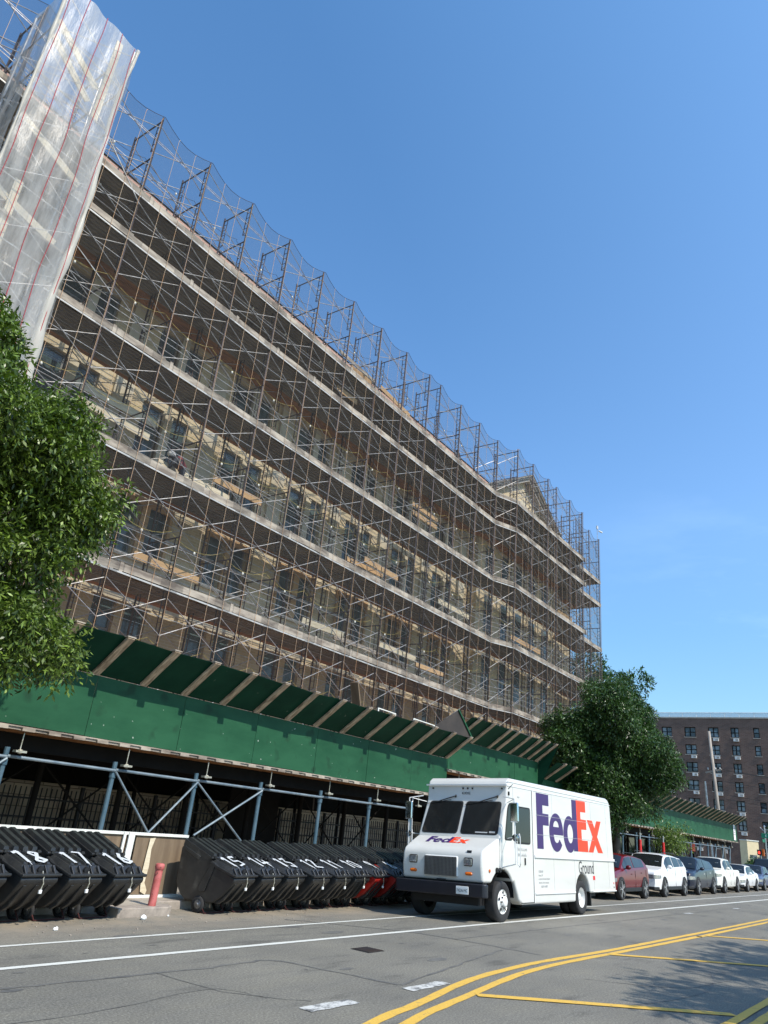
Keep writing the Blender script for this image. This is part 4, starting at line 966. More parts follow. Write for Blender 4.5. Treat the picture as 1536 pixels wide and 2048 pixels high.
# bumper
mb = MB().prism([(.0, -.05), (-.04, .0), (-.04, 2.06), (.0, 2.11), (.10, 2.12), (.10, -.06)], .24, 'z', .46); bp_ = mb.build('bumper', 'bumper', tr, bevel=.02)
pl = MB().box((-.053, .315, .50), (-.041, .60, .645)).build('number_plate', 'signwhite', tr, bevel=.008)
text('74236-MC', .075, 'ink', 'plate_text', tr, (-.0545, .585, .545), (R(90), 0, R(-90)), .78)
mb = MB().box((.25, .25, .30), (5.6, 1.8, .62)).box((5.6, .5, .35), (7.5, 1.5, .55)); mb.build('chassis', 'iron', tr)
MB().box((.12, .08, .45), (.3, 1.98, .74)).build('front_apron', 'iron', tr)
# arch liners
for cx, r in ((.92, .50), (5.36, .50)):
    MB().add([(cx + (r + .005) * math.cos(R(a)), y, .44 + (r + .005) * math.sin(R(a))) for y in (.03, .7) for a in range(0, 181, 15)], [(i, i + 1, 14 + i, 13 + i) for i in range(12)]).build('wheel_arch', 'iron', tr, recalc=False)
MB().box((5.95, .05, .18), (6.0, .5, .5)).build('mud_flap', 'black_trim', tr)
# wheels
def big_wheel(x, y, front=True, far=False):
    s = -1 if not far else 1
    w = thing('x', None, None) if False else None
    t = MB().lathe([(.225, .0), (.24, -.012), (.33, -.018), (.372, -.002), (.384, .03), (.384, .19), (.372, .22), (.24, .23)], (0, 0, 0), 'y', 40)
    t.v = [(a + x, b * (-s) + y, c + .384) for a, b, c in t.v]; wo = t.build('wheel', 'rubber', tr, smooth=True)
    if front: pr = [(.228, -.006), (.215, .01), (.20, .012), (.17, -.008), (.105, -.03), (.10, -.075), (.06, -.085), (.0, -.088)]
    else: pr = [(.228, -.004), (.222, .02), (.205, .10), (.12, .125), (.11, .09), (.09, .05), (0, .045)]
    r_ = MB().lathe(pr, (0, 0, 0), 'y', 36); r_.v = [(a + x, b * (-s) + y, c + .384) for a, b, c in r_.v]; r_.build('rim', 'whiterim', wo, smooth=True)
    if front and not far:
        mb = MB()
        for k in range(5):
            a = 2 * math.pi * k / 5 + .3; mb.lathe([(0, -.024), (.032, -.02)], (x + .17 * math.cos(a), y, .384 + .17 * math.sin(a)), 'y', 12)
        mb.build('hand_hole', 'iron', wo)
        mb = MB()
        for k in range(8):
            a = 2 * math.pi * k / 8; mb.tube((x + .118 * math.cos(a), y - .02, .384 + .118 * math.sin(a)), (x + .118 * math.cos(a), y - .065, .384 + .118 * math.sin(a)), .016, 6)
        mb.build('wheel_nut', 'grille', wo)
    return wo
big_wheel(.88, .03); big_wheel(.88, TW - .03, far=True)
big_wheel(5.36, .06, False); big_wheel(5.36, TW - .06, True, far=True)
t = MB().lathe([(.225, .0), (.33, -.012), (.38, .02), (.38, .20), (.24, .22)], (5.36, .32, .384), 'y', 32).build('inner_wheel', 'rubber', tr, smooth=True)
# mirrors
for y, sg in ((-.33, 1), (2.35, -1)):
    yb = -.0 if sg > 0 else TW
    mb = MB().path([(.95, yb, 2.42), (.80, y + .0, 2.36), (.80, y, 1.10), (.84, yb, 1.02)], .011, 6).path([(1.1, yb, 2.30), (.86, y + .05 * sg, 2.36), (.86, y + .05 * sg, 1.40)], .008, 5).path([(.8, y, 1.62), (1.05, yb, 1.58)], .008, 5)
    mo = mb.build('mirror_bracket', 'truck_trim', tr)
    MB().box((.77, y - .09, 1.90), (.83, y + .10, 2.29)).build('mirror_housing', 'chrome', mo, bevel=.025)
    MB().path([(.79, y - .1, 1.68), (.76, y - .13, 1.60), (.76, y - .13, 1.12), (.8, y - .09, 1.05), (.82, y - .03, 1.12), (.82, y - .03, 1.62), (.79, y - .1, 1.68)], .009, 6).build('mirror_guard', 'truck_trim', mo)
    MB().lathe([(0, -.01), (.07, -.005), (.075, .01)], (.80, y, 1.60), 'x', 16).build('round_mirror', 'chrome', mo)
MB().path([(1.17, -.01, 2.60), (1.22, -.05, 2.66), (1.32, -.04, 2.70)], .008, 5).build('grab_handle', 'black_trim', tr)
MB().box((1.16, -.03, 2.46), (1.19, -.0, 2.54)).build('lamp_bracket', 'black_trim', tr)
MB().box((1.93, -.02, 1.08), (1.97, -.005, 1.22)).build('door_handle', 'black_trim', tr)
mb = MB().tube((.60, -.02, .97), (.60, .03, .97), .045, 8).tube((.72, -.02, .97), (.72, .03, .97), .045, 8).tube((.6, -.015, .97), (.72, -.015, .97), .016, 6); mb.build('bonnet_hinge', 'black_trim', tr)
for z in (.58, .68): MB().box((7.62, -.008, z), (7.66, 0, z + .04)).build('rear_marker', 'redink' if z > .6 else 'ink', tr)
# lettering: outlines as 2D curves with holes, filled, then placed on a panel
def letter_mesh(loops, depth):
    cu = bpy.data.curves.new('letter', 'CURVE'); cu.dimensions = '2D'; cu.fill_mode = 'BOTH'; cu.extrude = depth
    for lp in loops:
        sp = cu.splines.new('POLY'); sp.points.add(len(lp) - 1); sp.use_cyclic_u = True
        for i, (a, b) in enumerate(lp): sp.points[i].co = (a, b, 0, 1)
    o = bpy.data.objects.new('letter', cu); COL.objects.link(o); dg = bpy.context.evaluated_depsgraph_get()
    me = bpy.data.meshes.new_from_object(o.evaluated_get(dg)); COL.objects.unlink(o); bpy.data.objects.remove(o); return me
def ell(cx, cy, rx, ry, a0=0, a1=360, n=28): return [(cx + rx * math.cos(R(a0 + (a1 - a0) * i / n)), cy + ry * math.sin(R(a0 + (a1 - a0) * i / n))) for i in range(n + (0 if a1 - a0 == 360 else 1))]
z0 = 1.432
LT = [('F', 'purple', [[(2.64, 2.64), (3.36, 2.64), (3.36, 2.385), (2.99, 2.385), (2.99, 2.20), (3.33, 2.20), (3.33, 1.945), (2.99, 1.945), (2.99, z0), (2.64, z0)]]),
      ('e', 'purple', [ell(3.775, 1.82, .425, .43, 0, 321, 34) + [(3.97, 1.66)] + ell(3.79, 1.70, .155, .115, -20, -165, 8) + [(3.60, 1.765), (4.198, 1.765)], ell(3.77, 1.94, .17, .14, 0, 180, 12)]),
      ('d', 'purple', [[(4.83, 2.645), (5.135, 2.65), (5.135, z0), (4.86, z0), (4.86, 1.50)] + ell(4.62, 1.815, .40, .425, -62, -298, 24) + [(4.83, 2.17)], ell(4.66, 1.825, .185, .22)]),
      ('E', 'orange', [[(5.14, 2.655), (5.785, 2.66), (5.785, 2.39), (5.41, 2.385), (5.41, 2.205), (5.79, 2.205), (5.79, 1.965), (5.43, 1.96), (5.43, 1.70), (5.84, 1.70), (5.84, z0), (5.14, z0)]]),
      ('x', 'orange', [[(5.86, 2.215), (6.235, 2.215), (6.40, 2.03), (6.565, 2.22), (6.90, 2.225), (6.56, 1.825), (6.93, z0), (6.56, z0), (6.385, 1.625), (6.21, z0), (5.87, z0), (6.22, 1.815)]])]
for nm, m, loops in LT:
    me = letter_mesh(loops, .0015); me.materials.clear(); me.materials.append(M[m])
    o = bpy.data.objects.new('side_letter', me); COL.objects.link(o); o.parent = tr; o.rotation_euler = (R(90), 0, 0); o.location = (0, -.0035, 0)
    o2 = bpy.data.objects.new('bonnet_letter', me); COL.objects.link(o2); o2.parent = tr
    # bonnet slope: u runs from far to near side, v up the slope
    sl = math.atan2(1.585 - 1.38, .76 - .26); k = 1.02 / 4.3
    mt = Matrix(((0, math.cos(sl), -math.sin(sl), 0), (-1, 0, 0, 0), (0, math.sin(sl), math.cos(sl), 0), (0, 0, 0, 1)))
    kk = .30 / 1.2
    o2.matrix_local = Matrix.Translation((.40, 1.64, 1.4420)) @ mt @ Matrix.Diagonal((k, kk, 1, 1)) @ Matrix.Translation((-2.64, -z0, .0015))
rot = (R(90), 0, 0)
text('Ground', .42, 'ink', 'side_text', tr, (5.10, -.004, .925), rot, .80)
MB().box((6.08, -.0045, .78), (6.22, -.001, .875)).build('side_decal', 'redink', tr)
text('fedex.com', .12, 'greyink', 'door_text', tr, (1.60, -.004, 1.36), rot, .95); text('800.GoFedEx', .09, 'greyink', 'door_text', tr, (1.60, -.004, 1.25), rot, .9)
for s, z, sz in (('CERAME', .935, .075), ('Bronx, NY', .86, .06), ('Contracted Service Provider', .79, .06), ('Safety first, call with comments', .715, .05), ('USDOT 48099', .63, .065)):
    text(s, sz, 'greyink', 'side_text', tr, (2.66 if z > .65 else 2.78, -.004, z), rot, .9)
text('424202', .075, 'ink', 'fleet_number', tr, (1.118, 1.14, 2.47), (R(90), 0, R(-90)), 1.0); text('9159', .06, 'greyink', 'fleet_number', tr, (1.62, -.004, 2.44), rot, 1)

# ------------------------------------------------------------------ cars
def lerp_prof(P, x):
    if x <= P[0][0]: return P[0][1]
    for (a, b), (c, d) in zip(P, P[1:]):
        if x <= c: t = (x - a) / (c - a); return b + (d - b) * t
    return P[-1][1]
def car(name, label, cat, x, y, wx, L, H, Wd, top, belt, cowl, header, panes, paint, wheel_r=.34, clad=None, bed=None, rails=False, group='cars parked along the far kerb'):
    """front at x, local x to the rear; wx = two wheel centres; y = near side plane"""
    t = thing(name, label, cat, (x, y, gz(y) - .005), group=group); t.rotation_euler = (R(-1.5), 0, 0)
    hw = Wd / 2
    def Wx(s): return hw * (1 - .16 * max(0, (.45 - s) / .45) ** 2 - .12 * max(0, (s - L + .4) / .4) ** 2)
    def sec(s):
        w = Wx(s); zt = lerp_prof(top, s); zb = min(lerp_prof(belt, s), zt - .02); k = min(1, max(0, (zt - zb) / .42)); gw = w * (.93 - .17 * k); ze = lerp_prof([(0, .34), (.3, .26), (L - .35, .28), (L, .40)], s)
        return [(w * .80, ze - .02), (w * .95, ze + .04), (w * .995, .52), (w, .66), (w * .975, zb - .05), (w * .93, zb), (gw, zt - .05 * k - .012), (gw * .72, zt - .008), (0, zt + .008)]
    N = 72; mb = MB(); vs = []
    for i in range(N + 1):
        p = sec(L * i / N); q = [(L * i / N, hw - a, z) for a, z in p] + [(L * i / N, hw + a, z) for a, z in reversed(p[:-1])]; vs += q
    m = len(q); fs = [(i * m + j, i * m + j + 1, (i + 1) * m + j + 1, (i + 1) * m + j) for i in range(N) for j in range(m - 1)]
    fs += [tuple(range(m)), tuple(range(N * m + m - 1, N * m - 1, -1))]
    mb.add(vs, fs); bo = mb.build('body', paint, t, smooth=False); bo.data.shade_smooth()
    b = bo.modifiers.new('b', 'BEVEL'); b.width = .035; b.segments = 3; b.limit_method = 'ANGLE'; b.angle_limit = R(40); bo.modifiers.new('wn', 'WEIGHTED_NORMAL')
    # glass
    def side_pt(s, v, sg, off=.008):
        p = sec(s); a, b_ = p[5], p[6]; return (s, hw + sg * (a[0] + (b_[0] - a[0]) * v + off), a[1] + (b_[1] - a[1]) * v + .004)
    def ws_pt(s, q):
        p = sec(s); w_ = p[6][0]; a = abs(q) * .92; z = lerp_prof([(0, p[8][1]), (.72, p[7][1]), (1, p[6][1])], a)
        return (s - .008, hw + math.copysign(a * w_, q), z + .016)
    for a, b_ in panes:
        for sg in (-1, 1):
            mb = MB().grid(lambda u, v: side_pt(a + (b_ - a) * u, .08 + .84 * v, sg), 14, 4); mb.build('side_window', 'glass', t, smooth=True, recalc=False)
    mb = MB().grid(lambda u, v: ws_pt(cowl + (header - cowl) * v, 2 * u - 1), 16, 8)
    mb.build('windscreen', 'glass', t, smooth=True, recalc=False)
    MB().box((cowl + .28, hw - .55, lerp_prof(top, cowl + .28) + .014), (cowl + .29, hw - .40, lerp_prof(top, cowl + .29) + .022)).build('windscreen_sticker', 'signwhite', t)
    # nose
    hz = lerp_prof(top, .05)
    mb = MB().box((-.012, hw - .50, .42), (.05, hw + .50, hz - .20)); gr = mb.build('grille', 'black_trim', t, bevel=.03)
    mb = MB().prism([(-.008, hw - .72), (.22, hw - Wx(.22) - .006), (.22, hw + Wx(.22) + .006), (-.008, hw + .72)], .13, 'z', .25); mb.build('lower_bumper', 'black_trim', t, bevel=.02)
    for sg in (-1, 1):
        mb = MB().grid(lambda u, v: (-.014 + (.40 * (u - .5) * 2 if u > .5 else 0), hw + sg * (Wx(0) * (.42 + .58 * min(1, u * 2)) if u <= .5 else Wx(.4 * (u - .5) * 2) + .010), hz - .24 + .17 * v * (1 - .35 * u) + .05 * u), 12, 3); mb.build('headlight', 'lamp', t, smooth=True, recalc=False)
        mm = MB().ball((cowl + .38, hw + sg * (hw + .07), lerp_prof(belt, cowl + .4) + .09), (.07, .10, .075), 10, 7).tube((cowl + .38, hw + sg * hw * .9, lerp_prof(belt, cowl + .4) + .03), (cowl + .38, hw + sg * (hw + .05), lerp_prof(belt, cowl + .4) + .06), .02, 5)
        mm.build('wing_mirror', paint if clad != 'mirror_black' else 'black_trim', t, smooth=True)
        mb = MB()
        for a, _ in panes: mb.box((a + .62, hw + sg * (hw * .985), lerp_prof(belt, a) - .14), (a + .78, hw + sg * (hw * .985 + .02), lerp_prof(belt, a) - .115))
        mb.build('door_handle', 'truck_trim' if paint == 'paint_navy' else paint, t)
        mb = MB()
        for a, b_ in panes[:2]: mb.box((b_ + .02, hw + sg * hw * 1.0, .38), (b_ + .028, hw + sg * (hw * .985 + .004), lerp_prof(belt, b_) - .06))
        mb.build('door_gap', 'iron', t)
        if clad:
            mb = MB().box((wx[0] + wheel_r + .1, hw + sg * (hw - .05), .27), (wx[1] - wheel_r - .1, hw + sg * (hw + .006), .40)); mb.build('sill_cladding', 'black_trim', t, bevel=.01)
    for cx in wx:
        for sg in (-1, 1):
            y0 = hw + sg * (hw * .90)
            arcp = [(cx + (wheel_r + .05) * math.cos(R(a)), wheel_r + (wheel_r + .05) * math.sin(R(a))) for a in range(-12, 193, 12)]
            MB().prism(arcp, sg * (hw * .10 + .012), 'y', y0).build('wheel_arch', 'black_trim', t)
            w = MB().lathe([(wheel_r * .77, 0), (wheel_r * .80, sg * .012), (wheel_r * .95, sg * .008), (wheel_r, sg * -.02), (wheel_r, sg * -.17), (wheel_r * .9, sg * -.2)], (cx, hw + sg * (hw + .022), wheel_r), 'y', 28).build('wheel', 'rubber', t, smooth=True)
            MB().lathe([(wheel_r * .77, sg * .002), (wheel_r * .72, sg * -.03), (0, sg * -.05)], (cx, hw + sg * (hw + .022), wheel_r), 'y', 24).build('rim', 'dark_steel', w, smooth=True)
            mb = MB(); yy = hw + sg * (hw + .020)
            for k in range(5):
                a = 2 * math.pi * k / 5 + .5
                for d in (-.13, .13): mb.tube((cx + .03 * math.cos(a), yy, wheel_r + .03 * math.sin(a)), (cx + wheel_r * .76 * math.cos(a + d), yy, wheel_r + wheel_r * .76 * math.sin(a + d)), .021, 4)
            mb.lathe([(0, sg * .012), (.05, 0)], (cx, yy, wheel_r), 'y', 10); mb.build('spokes', 'alloy', w)
    if rails:
        for sg in (-1, 1): MB().path([(header + .1, hw + sg * hw * .68, H + .0), (header + .2, hw + sg * hw * .68, H + .045), (L - 1.1, hw + sg * hw * .68, H + .035), (L - 1.0, hw + sg * hw * .68, H - .01)], .016, 6).build('roof_rail', 'black_trim', t)
    MB().box((-.02, hw - .24, .40), (-.008, hw + .24, .52)).build('number_plate', 'signwhite', t)
    if bed:   # open pickup bed: dark hollow
        MB().box((bed[0], hw - Wd * .40, bed[2] - .02), (bed[1], hw + Wd * .40, bed[2] + .012)).build('bed_liner', 'black_trim', t)
    return t
M['paint_maroon'] = mat('maroon_car_paint', (.12, .002, .006), .3, 0, var=.02, coat=.35); M['paint_white'] = mat('white_car_paint', (.76, .76, .75), .3, 0, var=.01, coat=.6)
M['paint_navy'] = mat('navy_car_paint', (.012, .016, .030), .3, 0, var=.02, coat=.35); M['paint_cream'] = mat('cream_white_truck_paint', (.74, .73, .66), .32, 0, var=.01, coat=.5)
M['paint_blue'] = mat('slate_blue_car_paint', (.06, .08, .14), .3, 0, var=.02, coat=.35); M['paint_black'] = mat('black_car_paint', (.008, .009, .012), .3, 0, var=.02, coat=.3)
suv = lambda L, H, hood: [(0, hood - .22), (.08, hood - .08), (.25, hood - .02), (1.05, hood + .08), (1.85, H - .04), (2.3, H), (3.2, H - .03), (L - .55, H - .10), (L - .12, hood + .18), (L, hood + .02)]
Yc = 9.60
car('parked_car', 'maroon compact SUV parked right behind the white delivery truck', 'car', 27.75, Yc - .05, (.86, 3.55), 4.35, 1.50, 1.76, suv(4.35, 1.50, .92), [(0, .80), (1, .95), (4.35, 1.08)], 1.10, 1.80, ((1.38, 2.45), (2.55, 3.75)), 'paint_maroon', .35, 'c', rails=True)
car('parked_car', 'white compact SUV with black cladding parked behind the maroon car', 'car', 33.25, Yc, (.88, 3.85), 4.6, 1.62, 1.80, suv(4.6, 1.62, 1.02), [(0, .86), (1, 1.02), (4.6, 1.16)], 1.08, 1.80, ((1.40, 2.5), (2.6, 3.55), (3.62, 4.15)), 'paint_white', .36, 'c', rails=True)
car('parked_car', 'dark navy SUV parked between the white SUV and the white pickup', 'car', 38.6, Yc, (.9, 3.85), 4.65, 1.58, 1.84, suv(4.65, 1.58, .98), [(0, .84), (1, 1.00), (4.65, 1.14)], 1.10, 1.85, ((1.45, 2.5), (2.6, 3.9)), 'paint_navy', .36)
car('pickup_truck', 'cream white four-door pickup truck parked behind the navy SUV', 'pickup', 43.9, Yc, (.92, 4.0), 5.1, 1.66, 1.84, [(0, .86), (.06, 1.02), (.25, 1.07), (1.2, 1.14), (1.85, 1.63), (2.2, 1.66), (3.25, 1.64), (3.6, 1.16), (3.62, 1.12), (5.02, 1.12), (5.1, 1.0)], [(0, .92), (1, 1.08), (5.1, 1.10)], 1.24, 1.82, ((1.5, 2.4), (2.5, 3.22)), 'paint_cream', .38, bed=(3.75, 4.98, 1.12))
car('parked_car', 'white sedan parked behind the pickup, lower than the cars in front', 'car', 49.6, Yc, (.9, 3.65), 4.7, 1.40, 1.80, [(0, .62), (.08, .74), (.3, .80), (1.2, .92), (1.95, 1.36), (2.4, 1.40), (3.1, 1.38), (3.95, 1.02), (4.6, .98), (4.7, .85)], [(0, .66), (1.2, .86), (4.7, .95)], 1.24, 1.95, ((1.5, 2.45), (2.52, 3.5)), 'paint_white', .33)
car('parked_car', 'slate blue sedan half cut off by the right picture edge', 'car', 54.8, Yc, (.9, 3.65), 4.7, 1.42, 1.80, [(0, .64), (.08, .76), (.3, .82), (1.2, .94), (1.95, 1.38), (2.4, 1.42), (3.1, 1.40), (3.95, 1.04), (4.6, 1.0), (4.7, .85)], [(0, .66), (1.2, .86), (4.7, .95)], 1.24, 1.95, ((1.5, 2.45), (2.52, 3.5)), 'paint_blue', .33)
car('parked_car', 'large black SUV at the far corner beyond the white sedan', 'car', 62.5, 9.9, (1.0, 4.0), 5.1, 1.88, 1.95, suv(5.1, 1.88, 1.15), [(0, 1.0), (1, 1.15), (5.1, 1.3)], 1.15, 1.95, ((1.5, 2.6), (2.7, 3.8), (3.9, 4.6)), 'paint_black', .38, rails=True)

# ------------------------------------------------------------------ far end of the street
ab = thing('apartment_building', 'seven-storey red brown brick apartment block at the far right', 'building', (120, 25, 0))
def AB(x, y, z): return (x - 120, y - 25, z)
cols = [(29.85, 28.25, 1), (26.45, 25.0, 1), (23.35, 22.25, 1), (20.3, 19.5, 0), (16.9, 15.6, 1), (33.2, 31.7, 1), (36.6, 35.1, 1), (13.6, 12.9, 0), (10.4, 9.0, 1)]
rz_ = [19.05 - 2.52 * i for i in range(7)]
mb = MB(); y0, y1 = 4, 42
cs = sorted([(b, a) for a, b, _ in cols]); 
zlev = [0] + sorted([v for z in rz_ for v in (z - 1.42, z)]) + [20.35]
for i in range(0, len(zlev), 2): mb.box(AB(120, y0, zlev[i]), AB(120.5, y1, zlev[i + 1]))
for z in rz_:
    prev = y0
    for a, b in cs + [(y1, y1)]: mb.box(AB(120.002, prev, z - 1.419), AB(120.49, a, z - .001)); prev = b
mb.box(AB(120.5, y0, 0), AB(136, y1, 20.34)); mb.build('wall', 'brickred', ab)
MB().box(AB(119.9, y0 - .1, 20.352), AB(120.6, y1 + .1, 20.55)).build('coping', 'cornice', ab)
M['railing'] = see_through('roof_railing_mesh', (.62, .68, .72), .45)
MB().box(AB(120.1, y0, 20.56), AB(120.12, y1, 21.2)).build('roof_screen', 'railing', ab)
mb = MB().tube(AB(120.1, y0, 21.22), AB(120.1, y1, 21.22), .04, 6)
for k in range(20): mb.tube(AB(120.1, y0 + 2 * k, 20.5), AB(120.1, y0 + 2 * k, 21.25), .03, 5)
mb.build('roof_railing', 'acwhite', ab)
rg = random.Random(8)
for (a, b, ac) in cols:
    for z in rz_:
        mb = MB(); f = .09; w0, w1 = b, a; zz = z - 1.42
        for p in (((w0, zz), (w0 + f, z)), ((w1 - f, zz), (w1, z)), ((w0, zz), (w1, zz + f)), ((w0, z - f), (w1, z)), ((w0, zz + .66), (w1, zz + .74))) + ((((w0 + w1) / 2 - .06, zz), ((w0 + w1) / 2 + .06, z)),) * (1 if ac else 0):
            mb.box(AB(120.12 + rg.uniform(0, .004), p[0][0], p[0][1]), AB(120.2, p[1][0], p[1][1]))
        wo = mb.build('window', 'dark_steel', ab); MB().box(AB(120.22, w0, zz), AB(120.24, w1, z)).build('pane', 'pane2', wo)
        MB().box(AB(119.93, w0 - .08, zz - .10), AB(120.1, w1 + .08, zz - .003)).build('sill', 'cornice', wo)
        if ac and rg.random() < .85:
            yy = (w1 - .75) if a > 24 and a < 29 and False else w0 + .05; o = MB().box(AB(119.75, yy, zz - .55), AB(120.05, yy + .72, zz - .14)).build('air_conditioner', 'acwhite', ab)
            MB().box(AB(119.742, yy + .08, zz - .48), AB(119.749, yy + .42, zz - .22)).build('vent', 'cornice', o)
cb = thing('corner_shop', 'small cream rendered building at the end of the sidewalk shed', 'building', (90, 16.3, 0)); cb.rotation_euler = (0, 0, R(38))
M['cream'] = mat('cream_render', (.70, .58, .36), .8, var=.05)
MB().box((0, -.6, 0), (1.5, .6, 3.3)).build('wall', 'cream', cb); MB().box((-.05, -.65, 3.31), (1.5, .65, 3.4)).build('coping', 'whitewood', cb)
for y in (-.35,): MB().box((-.02, y, .9), (.05, y + .75, 2.0)).build('window', 'pane2', cb)
# utility pole and its smaller neighbour
up = thing('utility_pole', 'tall leaning wooden utility pole behind the far sidewalk shed', 'utility pole', (80, 17.0, 0)); up.rotation_euler = (R(-2.5), 0, 0)
MB().tube((0, 0, 0), (0, 0, 12.9), .20, 12, .12).build('shaft', 'pole', up, smooth=True)
MB().beam((0, -.75, 9.3), (0, .75, 9.0), .14, .14).build('crossarm', 'pole', up)
for y in (-.6, -.2, .5): MB().lathe([(0, .22), (.05, .2), (.07, .1), (.04, 0)], (0, y, 9.25), 'z', 8).build('insulator', 'acwhite', up)
MB().tube((0, 1.0, 0), (0, .9, 8.2), .09, 8).build('conduit', 'steel_grey', up)
wr_ = thing('overhead_wires', 'thin overhead wires running right from the utility pole', 'wires', (80, 17, 8))
for dy, z0w, z1w in ((-.7, 1.2, .4), (-.5, .2, -.6), (.4, 1.4, 1.8), (-.6, -1.4, -2.2), (-.6, -1.0, -1.6)):
    MB().path([(0, dy, z0w), (2, dy - 5, z0w - .5), (4, dy - 10, (z0w + z1w) / 2 - .5), (6, dy - 16, z1w)], .025, 4).build('wire', 'iron', wr_)
# street sign pole, pedestrian signal
sp = thing('street_sign', 'grey pole with green street name signs at the right edge', 'street sign', (76, 12.72, 0))
MB().tube((0, 0, 0), (0, .0, 4.3), .06, 10).ball((0, .0, 4.33), .09).tube((0, 0, 4.05), (0, -1.2, 4.15), .03, 6).tube((0, 0, 3.9), (0, .35, 4.25), .025, 6).build('pole', 'alloy', sp)
MB().box((-.09, -.95, 3.40), (-.075, .28, 3.78)).build('sign_plate', 'signgreen', sp); MB().box((-.6, .12, 3.05), (.5, .135, 3.30)).build('cross_street_plate', 'signgreen', sp)
text('E', .26, 'signwhite', 'sign_text', sp, (-.10, -.02, 3.50), (R(90), 0, R(-90)))
ps = thing('pedestrian_signal', 'pedestrian signal showing a red hand, left of the street sign pole', 'traffic signal', (76, 13.3, 0))
MB().box((-.2, -.22, 1.98), (.1, .14, 2.42)).build('housing', 'iron', ps, bevel=.02); MB().box((-.05, -.36, 1.95), (.3, -.23, 2.50)).build('side_housing', 'amber', ps)
MB().tube((.05, -.1, 0), (.05, -.1, 1.98), .05, 8).build('pole', 'alloy', ps)
em, nt_, b_, _ = new_mat('lit_red_hand'); b_.inputs['Base Color'].default_value = (.8, .03, .02, 1); b_.inputs['Emission Color'].default_value = (1, .08, .05, 1); b_.inputs['Emission Strength'].default_value = 1.2; M['redlit'] = em
mb = MB().box((-.215, -.10, 2.08), (-.202, .05, 2.2))
for k in range(4): mb.box((-.215, -.095 + k * .037, 2.2), (-.202, -.07 + k * .037, 2.33 - .02 * abs(k - 1.5)))
mb.add([(-.208, .05, 2.12), (-.208, .10, 2.2), (-.208, .08, 2.22), (-.208, .05, 2.18)], [(0, 1, 2, 3)]); mb.build('hand', 'redlit', ps)
# poster at the shed end, red sleeves on posts
o = MB().box((-.35, -.02, 0), (.35, 0, 1.25)).build('permit_board', 'signwhite'); o.location = (69.9, 13.97, 2.9); tag(o, 'white permit notice board at the right end of the far shed', 'notice board')
for (x0, w, z, h) in ((-.12, .22, .85, .2), (-.25, .3, .55, .05), (-.25, .4, .42, .04)):
    MB().box((x0, -.026, z), (x0 + w, -.0205, z + h)).build('notice_print', 'ink', o)
o = MB().box((-.7, -.02, 0), (.7, 0, .5)).build('shop_sign', 'orange'); o.location = (60.5, 15.0, 1.75); tag(o, 'small orange shop sign under the far sidewalk shed', 'shop sign')
for i, x in enumerate((31.1, 38.1, 41.9)):
    p = thing('flexible_marker', ['red and white sleeved post nearest the back of the truck', 'red sleeved post above the white SUV roof', 'red sleeved post left of the young tree'][i], 'marker post', (x, 11.8, 0), group='red sleeved posts along the kerb')
    MB().tube((0, 0, 0), (0, 0, 2.3), .035, 8).build('pole', 'alloy', p); MB().tube((0, 0, 1.25), (.0, 0, 2.0), .075, 10, .06).build('sleeve', 'redink', p); MB().tube((0, 0, .9), (0, 0, 1.24), .07, 10).build('white_band', 'signwhite', p)
o = thing('roof_camera', 'small white security camera on a mast at the scaffold top right end', 'camera', (50.75, 18.1, 22.8))
MB().tube((0, 0, 0), (0, 0, 1.0), .02, 6).build('mast', 'steel_grey', o); MB().box((-.07, -.05, .85), (.07, .05, 1.1)).build('housing', 'acwhite', o); MB().tube((.05, -.1, .7), (.25, -.3, .6), .06, 8).build('lens_tube', 'acwhite', o)
# shop fronts under the far shed, hedge and dark frontage past it
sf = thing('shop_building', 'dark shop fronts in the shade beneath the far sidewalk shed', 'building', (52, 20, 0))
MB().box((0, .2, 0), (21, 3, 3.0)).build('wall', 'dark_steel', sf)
for k in range(7): f = MB().box((1 + k * 2.8, .12, .3), (3.1 + k * 2.8, .199, 2.3)).build('shop_window', 'alloy', sf); MB().box((1.06 + k * 2.8, .10, .36), (3.04 + k * 2.8, .119, 2.24)).build('pane', 'pane', f)
hd = tree('low dark hedge along the far corner behind the black SUV', 'hedge', (80, 13.6, 0), (.5, .05), [(0, 0, .8, 6, 1.2, .9), (6, 0, .8, 5, 1.2, .9)], 1500, .25, 'leaf2', 31, 7, .2, name='hedge')

